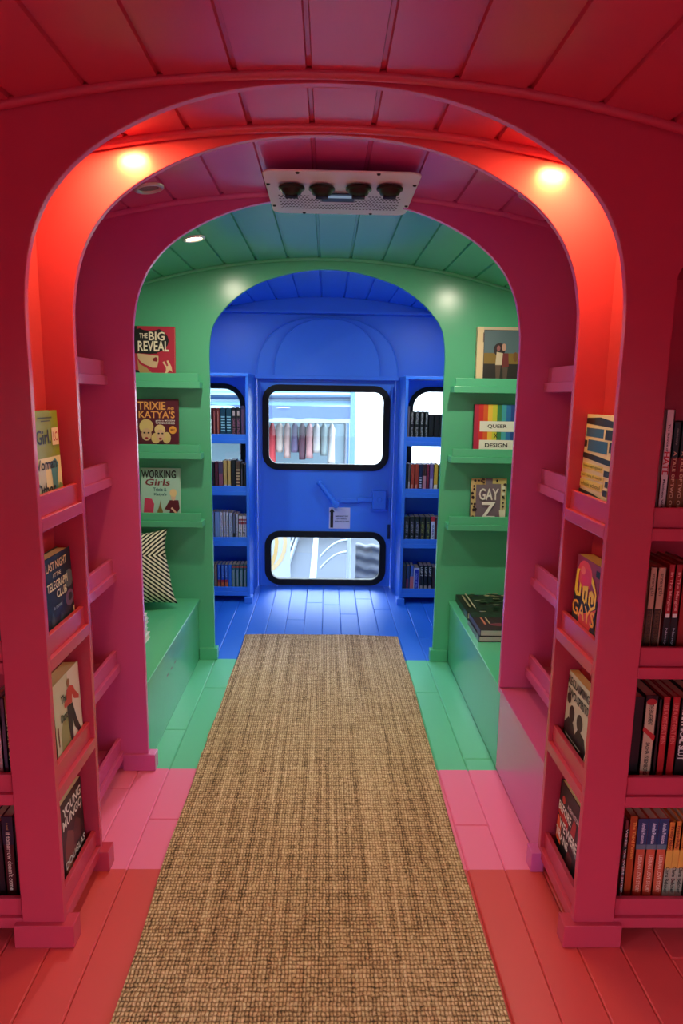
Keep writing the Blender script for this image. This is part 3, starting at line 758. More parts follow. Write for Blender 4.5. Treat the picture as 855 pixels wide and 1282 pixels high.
# ------------------------------------------------------------------ blue bookcases by the emergency door
def blue_case(s, nm):
    r = empty('bookcase', (s * .8, 4.79, 0)); inv = Matrix.Translation(-Vector(r.location))
    def put(b, n, bev=.0016):
        o = b.build(n, bevel=bev); o.parent = r; o.matrix_parent_inverse = inv; return o
    b = MB(); b.box(s * .490, s * .508, 4.585, YE - .001, .0, 1.455, BLUE); put(b, 'side_panel')
    b = MB(); b.box(s * .488, s * XW, 4.580, YE - .001, 1.455, 1.472, BLUE); put(b, 'top_board')
    b = MB(); b.box(s * .474, s * .524, 4.560, 4.64, 0, .040, BLUE); put(b, 'plinth_block')
    b = MB(); b.box(s * .508, s * XW, YE - .03, YE - .012, .0, .76, BLUE); put(b, 'back_panel')
    for k in range(4):
        z = LV[k]
        b = MB(); b.box(s * .508, s * XW, 4.586, YE - .03, z - .028, z, BLUE); sh = put(b, 'shelf')
        b = MB(); b.box(s * .508, s * XW, 4.594, 4.606, z, z + .030, BLUE); o = put(b, 'shelf_lip'); o.parent = sh; o.matrix_parent_inverse = Matrix()
    tag(r, 'open blue bookcase %s of the emergency door with a window behind it' % nm, 'bookcase', 'blue bookcases')
blue_case(-1, 'left'); blue_case(1, 'right')
def blue_row(s, lvl, items, nm, lv):
    """items walk away from the door"""
    x = .512; k = 0
    ords = ['first', 'second', 'third', 'fourth', 'fifth', 'sixth', 'seventh', 'eighth', 'ninth', 'tenth', 'eleventh', 'twelfth', 'thirteenth']
    for it in items:
        t, h, c, art, look = it
        if c is None: x += t; continue
        book('book', .13, h, t - .001, loc=(s * (x + t / 2), 4.615 + .065, lv), rot=(0, 0, math.pi / 2), color=c, spine=art,
             label='%s book, %s from door, %s shelf, %s blue case' % (look, ords[k], lvl.replace('second-', 'next-'), nm), group='books on the %s blue bookcase' % nm)
        x += t; k += 1
bars = lambda c, n=6, a=.25, b=.78: [('r', .15, a + (b - a) * i / n, .85, a + (b - a) * (i + .45) / n, c) for i in range(n)]
dk = (24, 18, 26)
blue_row(-1, 'highest', [(.032, .205, (40, 36, 76), [('r', .2, .1, .6, .9, (90, 60, 90))], 'navy'), (.028, .195, dk, [('r', .25, .74, .75, .9, (190, 170, 160)), ('s', 'DARK PAGES', .2, .8, .65, .05, (150, 90, 110))], 'black pink-lettered'),
    (.028, .195, dk, [('r', .25, .74, .75, .9, (190, 170, 160)), ('s', 'DARK PAGES', .2, .8, .65, .05, (150, 90, 110))], 'black pink-lettered'), (.036, .192, (24, 66, 84), bars((150, 200, 206)), 'teal white-barred'), (.036, .192, (24, 66, 84), bars((150, 200, 206)), 'teal white-barred'),
    (.024, .19, (110, 34, 30), [('r', .3, .05, .6, .9, (190, 110, 90))], 'dark red'), (.024, .19, (96, 26, 28), [('r', .3, .05, .6, .9, (170, 90, 80))], 'dark red'), (.028, .19, (70, 24, 26), [], 'maroon'), (.026, .19, (60, 60, 60), [], 'grey')], 'left', LV[3])
blue_row(-1, 'second-highest', [(.018, .170, dk, [], 'black'), (.018, .176, dk, [('r', .3, .1, .6, .8, (90, 80, 90))], 'black'), (.03, .186, (84, 56, 40), bars((200, 170, 120), 7, .05, .8), 'brown gold-speckled'), (.030, .196, (20, 16, 24), [], 'tall black'),
    (.024, .192, (206, 166, 90), [('r', .1, .0, .9, .2, (170, 180, 190))], 'amber'), (.026, .192, (198, 158, 88), [('r', .1, .0, .9, .2, (170, 180, 190))], 'amber'), (.030, .182, (150, 76, 96), [('r', 0, .6, 1, 1, (84, 60, 84))], 'mauve'), (.024, .182, (90, 20, 40), [], 'crimson'), (.03, .18, (40, 20, 30), [], 'dark plum')], 'left', LV[2])
wsp = lambda: [('s', 'WORDS IN PRINT', .3, .7, .9, .1, (90, 84, 110))]
rsp = lambda: [('r', 0, .82, 1, .88, (150, 20, 30)), ('r', 0, .68, 1, .78, (150, 20, 30)), ('p', [(0, .38), (.7, .30), (.7, .26), (0, .34)], BK)] + wsp()
blue_row(-1, 'second-lowest', [(.026, .166, (216, 208, 206), rsp(), 'white red-banded'), (.026, .166, (216, 208, 206), rsp(), 'white red-banded'), (.020, .178, (190, 184, 190), wsp(), 'pale grey'), (.016, .18, (96, 100, 130), [('r', 0, 0, 1, .3, dk)], 'slate'),
    (.026, .186, (170, 176, 196), wsp(), 'pale blue'), (.019, .188, (214, 206, 212), wsp(), 'off-white'), (.019, .188, (208, 200, 206), wsp(), 'off-white'), (.019, .188, (214, 206, 212), wsp(), 'off-white'), (.035, .19, (130, 150, 190), [], 'light blue'), (.02, .19, (120, 120, 150), [], 'grey blue')], 'left', LV[1])
gsp = lambda: [('r', .2, .05, .7, .8, (120, 140, 140)), ('r', 0, .88, 1, .96, (150, 70, 60))]
bsp = lambda: [('r', .1, .0, .9, .32, (214, 100, 50)), ('r', .1, .32, .9, .42, (170, 40, 50)), ('s', 'BLUE HOUR', .3, .7, .95, .5, (130, 170, 220))]
blue_row(-1, 'lowest', [(.024, .176, (30, 90, 90), gsp(), 'green'), (.025, .176, (30, 90, 90), gsp(), 'green'), (.025, .176, (30, 90, 90), gsp(), 'green'), (.025, .176, (30, 90, 90), gsp(), 'green'), (.024, .176, (40, 100, 190), [], 'bright blue'),
    (.024, .174, (40, 80, 170), bsp(), 'blue and orange'), (.024, .174, (40, 80, 170), bsp(), 'blue and orange'), (.024, .174, (40, 80, 170), bsp(), 'blue and orange'), (.02, .174, (150, 110, 90), [], 'tan'), (.03, .17, (40, 40, 50), [], 'dark grey')], 'left', LV[0])
wl = lambda: [('s', 'NIGHT FALLS', .35, .75, .96, .58, (190, 190, 180)), ('s', 'ELLIOT VALE', .35, .75, .48, .02, (170, 170, 165))]
blue_row(1, 'highest', [(.014, .22, (120, 110, 120), [], 'thin grey'), (.028, .188, (16, 14, 14), wl(), 'black white-lettered'), (.034, .188, (16, 14, 14), wl(), 'black white-lettered'), (.030, .188, (16, 14, 14), wl(), 'black white-lettered'), (.028, .188, (16, 14, 14), wl(), 'black white-lettered'),
    (.034, .172, (22, 16, 18), [], 'plain black'), (.034, .172, (22, 16, 18), [], 'plain black'), (.03, .172, (26, 20, 20), [], 'plain black'), (.03, .17, (40, 30, 30), [], 'dark brown')], 'right', LV[3])
blue_row(1, 'second-highest', [(.014, .186, (20, 30, 40), [], 'thin navy'), (.016, .186, (90, 84, 84), [('r', .2, .1, .8, .4, (180, 170, 160))], 'thin grey'), (.027, .184, (176, 56, 40), [('r', .3, .05, .6, .3, (220, 150, 130))], 'rust'), (.027, .184, (176, 56, 40), [('r', .3, .05, .6, .3, (220, 150, 130))], 'rust'),
    (.024, .186, (26, 26, 66), bars((190, 190, 210), 6, .1, .6), 'navy dotted'), (.026, .186, (196, 130, 140), [('r', 0, .6, 1, 1, (60, 20, 30))], 'pink and maroon'), (.018, .186, (130, 24, 56), [], 'crimson'), (.028, .186, (120, 90, 140), [('r', .2, .1, .8, .5, (170, 160, 190))], 'lilac'), (.028, .187, (226, 176, 50), [('r', .1, .05, .9, .3, (240, 226, 190))], 'yellow'), (.03, .18, (60, 90, 60), [], 'green')], 'right', LV[2])
wl2 = lambda c: [('s', 'A HISTORY', .3, .75, .82, .38, c), ('s', 'M. REED', .3, .75, .28, .06, c)]
blue_row(1, 'second-lowest', [(.034, .176, (22, 22, 30), wl2((150, 150, 160)), 'black silver-lettered'), (.034, .176, (22, 22, 30), wl2((150, 150, 160)), 'black silver-lettered'), (.034, .176, (22, 22, 30), wl2((150, 150, 160)), 'black silver-lettered'),
    (.036, .176, (30, 28, 26), wl2((150, 150, 80)), 'black olive-lettered'), (.036, .176, (30, 28, 26), wl2((150, 150, 80)), 'black olive-lettered'), (.028, .178, (216, 214, 226), [('r', 0, .82, 1, 1, (190, 40, 60)), ('s', 'QUEERLY', .3, .75, .7, .2, (40, 60, 120))], 'white red-topped'), (.03, .17, (90, 30, 40), [], 'dark red')], 'right', LV[1])
wl3 = lambda: [('s', 'LIGHT', .25, .8, .96, .60, (200, 200, 190)), ('r', .2, .0, .8, .26, (170, 150, 140))]
blue_row(1, 'lowest', [(.026, .180, (30, 34, 60), [], 'dark navy'), (.024, .182, (40, 60, 100), [('r', 0, 0, .5, .5, (130, 40, 80))], 'navy and plum'), (.024, .182, (80, 110, 180), [('r', 0, 0, 1, .6, (206, 110, 110))], 'coral and blue'), (.038, .166, (26, 40, 160), [('r', 0, .95, 1, 1, (210, 210, 226)), ('r', 0, 0, .12, 1, (210, 210, 226)), ('r', .88, 0, 1, 1, (210, 210, 226)), ('s', 'Atlas of Us', .35, .7, .8, .2, (120, 140, 220))], 'royal blue white-edged'),
    (.028, .18, (20, 20, 28), wl3(), 'black white-topped'), (.028, .18, (20, 20, 28), wl3(), 'black white-topped'), (.028, .18, (20, 20, 28), wl3(), 'black white-topped'), (.03, .17, (70, 50, 40), [], 'brown')], 'right', LV[0])

# ------------------------------------------------------------------ books on benches
def flat_book(x, y, z, w, l, t, color, label, front=(), group=None, rz=0.0, pages=PAPERW):
    """lying flat, cover up, spine away from the aisle"""
    r = book('book', w, l, t, color, front=front, loc=(x, y, z + t / 2), rot=(math.radians(-90), 0, rz), label=label, group=group, pages=pages)
    return r
camo = [('r', 0, 0, 1, 1, (34, 34, 28))]
for _ in range(46):
    u, v = random.uniform(.18, 1), random.random()
    camo.append(('e', min(.93, u), min(.96, max(.04, v)), .05, .02 + .02 * random.random(), random.choice([(60, 70, 44), (170, 160, 130), (16, 18, 14), (120, 120, 90)])))
camo += [('r', .06, .2, .09, .8, (150, 140, 110)), ('r', .13, .15, .15, .9, (190, 180, 150))]
flat_book(.835, 3.235, .323, .33, .34, .034, (30, 30, 26), 'dark camouflage patterned book lying flat on the right green bench by the rear arch', camo, 'books lying on the right green bench', pages=PAPER)
flat_book(.80, 2.925, .323, .28, .25, .026, (24, 18, 20), 'dark hardcover under another one at the near end of the right green bench', (), 'books lying on the right green bench')
flat_book(.805, 2.925, .349, .28, .25, .028, (60, 22, 36), 'maroon hardcover on top of the dark one on the right green bench',
          [('r', .0, .0, 1, 1, (54, 22, 34)), ('e', .5, .3, .3, .1, (120, 40, 60)), ('r', .12, .3, .15, .8, (200, 110, 90)), ('r', .2, .35, .22, .7, (190, 160, 120)), ('r', 0, .7, 1, 1, (34, 44, 34))], 'books lying on the right green bench')
for k, (w, l, t, c) in enumerate([(.30, .24, .026, (226, 226, 222)), (.29, .23, .022, (210, 220, 226)), (.30, .24, .026, (232, 232, 228)), (.27, .22, .018, (190, 206, 214)), (.29, .23, .02, (230, 230, 226)), (.26, .21, .018, (214, 222, 222))]):
    z = .323 + sum([.026, .022, .026, .018, .02, .018][:k])
    flat_book(-.742 - w / 2 - .006 * (k % 3), 2.715, z, w, l, t - .0005, c, '%s book of the pale stack on the left green bench beside the third arch' % ['bottom', 'second-lowest', 'third-lowest', 'third-highest', 'second-highest', 'topmost'][k], (), 'pale stack on the left green bench')

# ------------------------------------------------------------------ cushion
def stripe_mat():
    m = bpy.data.materials.new('striped_cotton'); m.use_nodes = True
    nt = m.node_tree; N = nt.nodes; L = nt.links; b = N['Principled BSDF']
    tc = N.new('ShaderNodeTexCoord'); sp = N.new('ShaderNodeSeparateXYZ'); L.new(tc.outputs['Object'], sp.inputs[0])
    def mth(op, a, c=None):
        n = N.new('ShaderNodeMath'); n.operation = op
        for i, q in enumerate((a, c)):
            if q is None: continue
            if isinstance(q, (int, float)): n.inputs[i].default_value = q
            else: L.new(q, n.inputs[i])
        return n.outputs[0]
    ab = mth('ABSOLUTE', mth('SUBTRACT', sp.outputs['Z'], .235))
    ph = mth('SUBTRACT', mth('MULTIPLY', sp.outputs['X'], .9), ab)
    s = mth('SINE', mth('MULTIPLY', ph, 2 * math.pi / .0205))
    g = mth('GREATER_THAN', s, 0.0)
    mx = N.new('ShaderNodeMix'); mx.data_type = 'RGBA'
    mx.inputs[6].default_value = (lin(24), lin(34), lin(30), 1); mx.inputs[7].default_value = (lin(226), lin(222), lin(200), 1)
    L.new(g, mx.inputs[0]); L.new(mx.outputs[2], b.inputs['Base Color']); b.inputs['Roughness'].default_value = .9
    b.inputs['Specular IOR Level'].default_value = .15
    return m
def cushion():
    W, Hh, D = .47, .365, .085
    n = 30; v = []; f = []
    for side in (-1, 1):
        for j in range(n + 1):
            for i in range(n + 1):
                u = -1 + 2 * i / n; w_ = -1 + 2 * j / n
                pinch = 1 - .10 * (1 - abs(w_) ** 3) * abs(u) ** 4 - 0.0
                pz = 1 - .09 * (1 - abs(u) ** 3) * abs(w_) ** 4
                d = D * max(0, (1 - abs(u) ** 2.6)) ** .55 * max(0, (1 - abs(w_) ** 2.6)) ** .55
                wr = .004 * math.sin(u * 9 + w_ * 4) * (1 - w_ * w_)
                v.append((u * W / 2 * pinch * (1 - .13 * (w_ + 1) / 2) + wr, side * d - .05 * (1 - (w_ + 1) / 2) ** 2 * 0, (w_ * pz + 1) * Hh / 2))
    k = (n + 1) ** 2
    for s in (0, 1):
        for j in range(n):
            for i in range(n):
                a = s * k + j * (n + 1) + i; q = (a, a + 1, a + n + 2, a + n + 1)
                f.append(q if s == 0 else q[::-1])
    b = MB(); b.add(v, f, stripe_mat())
    o = b.build('cushion', smooth=True)
    import bmesh
    bm = bmesh.new(); bm.from_mesh(o.data); bmesh.ops.remove_doubles(bm, verts=bm.verts, dist=.0004); bm.to_mesh(o.data); bm.free()
    o.location = (-.940, 3.335, .338); o.rotation_euler = (math.radians(-17), math.radians(-3), math.radians(8))
    tag(o, 'black and cream chevron striped cushion leaning on the left green bench', 'cushion')
cushion()

# ------------------------------------------------------------------ rug
def rug_mat():
    m = bpy.data.materials.new('woven_jute'); m.use_nodes = True
    nt = m.node_tree; N = nt.nodes; L = nt.links; b = N['Principled BSDF']
    tc = N.new('ShaderNodeTexCoord'); sp = N.new('ShaderNodeSeparateXYZ')
    wob = N.new('ShaderNodeTexNoise'); wob.inputs['Scale'].default_value = 40; wob.inputs['Detail'].default_value = 2
    L.new(tc.outputs['Object'], wob.inputs['Vector'])
    mixv = N.new('ShaderNodeVectorMath'); mixv.operation = 'MULTIPLY_ADD'; mixv.inputs[1].default_value = (.009, .012, 0)
    L.new(wob.outputs['Color'], mixv.inputs[0]); L.new(tc.outputs['Object'], mixv.inputs[2]); L.new(mixv.outputs[0], sp.inputs[0])
    def mth(op, a, c=None):
        n = N.new('ShaderNodeMath'); n.operation = op
        for i, q in enumerate((a, c)):
            if q is None: continue
            if isinstance(q, (int, float)): n.inputs[i].default_value = q
            else: L.new(q, n.inputs[i])
        return n.outputs[0]
    px, py = .0088, .0132
    cx = mth('MULTIPLY', sp.outputs['X'], 1 / px); cy = mth('MULTIPLY', sp.outputs['Y'], 1 / py)
    row = mth('FLOOR', cy)
    odd = mth('MULTIPLY', mth('MODULO', mth('ABSOLUTE', row), 2.0), .12)
    fx = mth('FRACT', mth('ADD', cx, odd)); fy = mth('FRACT', cy)
    kx = mth('SINE', mth('MULTIPLY', fx, math.pi)); ky = mth('SINE', mth('MULTIPLY', fy, math.pi))
    h = mth('MULTIPLY', mth('POWER', kx, .6), mth('POWER', ky, .6))
    cmb = N.new('ShaderNodeCombineXYZ'); L.new(mth('FLOOR', mth('ADD', cx, odd)), cmb.inputs[0]); L.new(row, cmb.inputs[1])
    wn = N.new('ShaderNodeTexWhiteNoise'); L.new(cmb.outputs[0], wn.inputs['Vector'])
    # fibre tone: long streaks along the runner, patches, tiny flecks
    mp = N.new('ShaderNodeMapping'); mp.inputs['Scale'].default_value = (62, .7, 1); L.new(tc.outputs['Object'], mp.inputs['Vector'])
    st = N.new('ShaderNodeTexNoise'); st.inputs['Scale'].default_value = 1; st.inputs['Detail'].default_value = 4; st.inputs['Roughness'].default_value = .6; L.new(mp.outputs[0], st.inputs['Vector'])
    mp3 = N.new('ShaderNodeMapping'); mp3.inputs['Scale'].default_value = (6, 60, 1); L.new(tc.outputs['Object'], mp3.inputs['Vector'])
    s3 = N.new('ShaderNodeTexNoise'); s3.inputs['Scale'].default_value = 1; s3.inputs['Detail'].default_value = 3; L.new(mp3.outputs[0], s3.inputs['Vector'])
    fl = N.new('ShaderNodeTexNoise'); fl.inputs['Scale'].default_value = 150; fl.inputs['Detail'].default_value = 2; L.new(tc.outputs['Object'], fl.inputs['Vector'])
    t = mth('ADD', mth('ADD', mth('ADD', mth('MULTIPLY', st.outputs['Fac'], .86), -.12), mth('MULTIPLY', fl.outputs['Fac'], .72)), mth('MULTIPLY', s3.outputs['Fac'], .25))
    t = mth('ADD', mth('SUBTRACT', t, .34), mth('MULTIPLY', mth('ADD', mth('SUBTRACT', h, .55), mth('MULTIPLY', wn.outputs['Value'], .34)), .48))
    cr = N.new('ShaderNodeValToRGB'); e = cr.color_ramp.elements
    e[0].position = .18; e[0].color = (lin(80), lin(64), lin(50), 1)
    e[1].position = .92; e[1].color = (lin(238), lin(214), lin(178), 1)
    c2 = cr.color_ramp.elements.new(.42); c2.color = (lin(158), lin(126), lin(94), 1)
    c3 = cr.color_ramp.elements.new(.64); c3.color = (lin(206), lin(174), lin(136), 1)
    L.new(t, cr.inputs[0]); L.new(cr.outputs[0], b.inputs['Base Color'])
    b.inputs['Roughness'].default_value = .9; b.inputs['Specular IOR Level'].default_value = .12
    bp = N.new('ShaderNodeBump'); bp.inputs['Strength'].default_value = .9; bp.inputs['Distance'].default_value = .004
    L.new(h, bp.inputs['Height']); L.new(bp.outputs['Normal'], b.inputs['Normal'])
    return m
def rug():
    b = MB(); ny, nx = 130, 30
    y0, y1 = .55, 3.905
    def XL(y): return -.452 + .006 * math.sin(y * 2.1) + .003 * math.sin(y * 9.0) + (.004 if abs(y - 2.6) < .05 else 0)
    def XR(y): return .413 + .012 * math.exp(-((y - 3.2) / .35) ** 2) + .003 * math.sin(y * 5 + 1)
    v = []
    for j in range(ny + 1):
        y = y0 + (y1 - y0) * j / ny
        for i in range(nx + 1):
            u = i / nx; x = XL(y) + (XR(y) - XL(y)) * u
            yy = y + (.018 * math.sin(u * math.pi) + .004 * math.sin(u * 11)) * (j / ny) ** 8
            z = .0115 + .0012 * math.sin(y * 7 + u * 3) + .0018 * math.exp(-((y - 2.57) / .02) ** 2) * (1 if u < .4 else 0)
            v.append((x, yy, z))
    n = nx + 1; f = [(j * n + i, j * n + i + 1, (j + 1) * n + i + 1, (j + 1) * n + i) for j in range(ny) for i in range(nx)]
    per = [i for i in range(n)] + [j * n + nx for j in range(1, ny + 1)] + [ny * n + i for i in range(nx - 1, -1, -1)] + [j * n for j in range(ny - 1, 0, -1)]
    k = len(v)
    v += [(v[p][0], v[p][1], .0012) for p in per]
    m_ = len(per)
    f += [(per[(q + 1) % m_], per[q], k + q, k + (q + 1) % m_) for q in range(m_)]
    b.add(v, f, rug_mat())
    o = b.build('jute_rug', smooth=False)
    tag(o, 'long woven natural jute runner rug down the aisle over the painted floor', 'rug')
rug()

# ------------------------------------------------------------------ ceiling air unit
def ac():
    zp = 1.935                                                     # modelled here, then carried up to the ceiling boards
    r = empty('air_conditioner', (.03, 2.30, zp)); inv = Matrix.Translation(-Vector((.03, 2.30, zp)))
    sk = lambda y: -.010 * (y - 2.07) / .46
    def put(b, n, bev=0, smooth=False):
        o = b.build(n, bevel=bev, smooth=smooth); o.parent = r; o.matrix_parent_inverse = inv; return fixnormals(o)
    pan = mat((224, 230, 228), .5)
    b = MB(); b.prism(rrect(-.183, .250, 2.074, 2.536, .035), 'z', zp, zp + .005, pan)
    b.prism(rrect(-.15, .217, 2.24, 2.50, .03), 'z', zp + .004, 1.972, pan)
    put(b, 'panel', .003)
    b = MB()                                                        # punched air holes
    for row in range(9):
        for c in range(34):
            x = -.150 + c * .0108 + (.0054 if row % 2 else 0); y = 2.315 + row * .0185
            if x > .215 or (-.028 < x < .082 and y < 2.40): continue
            if row < 2 and (-.06 < x < .12): continue
            n = 6; b.add([(x + .0038 * math.cos(math.pi * i / 3), y + .0062 * math.sin(math.pi * i / 3), zp - .0006) for i in range(n)], [list(range(n))], BLACK)
    put(b, 'air_grille')
    for x, y in ((-.108, 2.205), (-.022, 2.207), (.083, 2.198), (.171, 2.192)):
        b = MB(); b.lathe([(0, -.004), (.034, -.004), (.0375, -.007), (.0375, -.012), (.033, -.013), (.031, -.016), (.027, -.024), (.015, -.030), (0, -.032)], (x, y, zp), 24, BLACK)
        o = put(b, 'air_nozzle', 0, True)
        b = MB()
        for q in (-1, 0, 1): b.box(x - .018, x + .018, y + q * .010 - .001, y + q * .010 + .001, zp - .034, zp - .024, mat((34, 34, 36), .4))
        o2 = b.build('nozzle_vane', bevel=0); o2.parent = o; o2.matrix_parent_inverse = Matrix()
    b = MB(); b.prism(rrect(-.030, .080, 2.262, 2.372, .004, 2), 'z', zp - .003, zp, mat((150, 150, 152), .7)); b.prism(rrect(-.024, .074, 2.270, 2.362, .004, 2), 'z', zp - .005, zp - .003, mat((20, 24, 34), .5))
    d = put(b, 'display', 0)
    b = MB(); b.add([(-.016, 2.285, zp - .0058), (.066, 2.285, zp - .0058), (.066, 2.315, zp - .0058), (-.016, 2.315, zp - .0058)], [(3, 2, 1, 0)], emit('display_light', (.12, .17, .22), .5))
    o = b.build('lit_screen'); o.parent = d; o.matrix_parent_inverse = Matrix()
    for x, y in ((-.087, 2.086), (.132, 2.084), (-.174, 2.20), (.240, 2.182), (-.173, 2.436), (.241, 2.41), (-.082, 2.522), (.135, 2.518)):
        b = MB(); b.lathe([(0, -.004), (.004, -.0035), (.006, 0)], (x, y, zp), 10, BLACK); put(b, 'screw', 0, True)
    tag(r, 'white ceiling air conditioner panel with four round black nozzles', 'air conditioner')
ac()

# ------------------------------------------------------------------ recessed downlights
WARM = (1.0, .74, .15); SOFT = (1.0, .88, .70); DAYW = (.86, .93, 1.0)
def downlight(x, y, lit, label, watts, colr=WARM):
    z = zc(x) - .002
    tilt = math.atan(.33 * x)                                      # follows the ceiling's slope
    r = empty('ceiling_light', (x, y, z), (0, tilt, 0))
    b = MB(); b.lathe([(.030, .004), (.031, -.003), (.038, -.006), (.043, -.004), (.044, .002)], (0, 0, 0), 28, ALU)
    fixnormals(b.build('bezel', r, smooth=True))
    b = MB(); b.lathe([(0, -.0015), (.020, -.001), (.031, .0005)], (0, 0, 0), 28, emit('lamp_lens', (1.0, .78, .48), 22.0) if lit else mat((120, 124, 130), .15, .8))
    fixnormals(b.build('lens', r, smooth=True))
    tag(r, label, 'ceiling light', 'recessed ceiling lights')
    if lit:
        l = bpy.data.lights.new('downlight', 'AREA'); l.shape = 'DISK'; l.size = .058; l.energy = watts; l.color = colr
        lo = bpy.data.objects.new('downlight', l); COL.objects.link(lo); lo.location = (x, y, z - .010); lo.rotation_euler = (0, tilt, 0)
RW, GW, BW = 1.9, 3.0, 2.5
for s_, nm in ((-1, 'left'), (1, 'right')):
    downlight(s_ * .74, 4.15, True, 'added unseen fill light in the blue ceiling over the %s bookcase' % nm, BW, DAYW)  # added pair hidden behind the rear arch to brighten the blue zone
downlight(-.495, 1.765, True, 'lit recessed ceiling light left in the red niche behind the front arch', RW)
downlight(.570, 1.765, True, 'lit recessed ceiling light right in the red niche behind the front arch', RW)
downlight(-.522, 2.245, False, 'unlit recessed ceiling light in the pink ceiling, left of the air conditioner', 0)
downlight(.585, 2.20, False, 'unlit recessed ceiling light in the pink ceiling, right of the air conditioner', 0)
downlight(-.517, 2.935, True, 'lit recessed ceiling light in the left of the green ceiling', GW, SOFT)
downlight(.665, 2.935, True, 'lit recessed ceiling light in the right of the green ceiling', GW, SOFT)

# ------------------------------------------------------------------ notice on the door
def notice():
    b = MB(); m = mat((196, 196, 214), .5)
    y = YE + .003
    b.box(.024, .172, y - .0016, y, .425, .575, m)
    L = [('p', [(.06, .04), (.20, .04), (.20, .78), (.26, .78), (.13, .97), (.01, .78), (.06, .78)], BK),
         ('t', 'EMERGENCY EXIT', .30, .56, .92, .62, (20, 20, 60)), ('t', 'LIFT HANDLE', .36, .44, .86, .50, (20, 20, 60)), ('t', 'PUSH OUT TO OPEN', .28, .32, .96, .38, (20, 20, 60))]
    decals(b, L, lambda u, v, k: (.024 + u * .148, y - .0016 - k * 3, .425 + v * .15))
    o = b.build('notice')
    tag(o, 'small pale notice with a black upward arrow on the blue emergency door', 'notice')
notice()

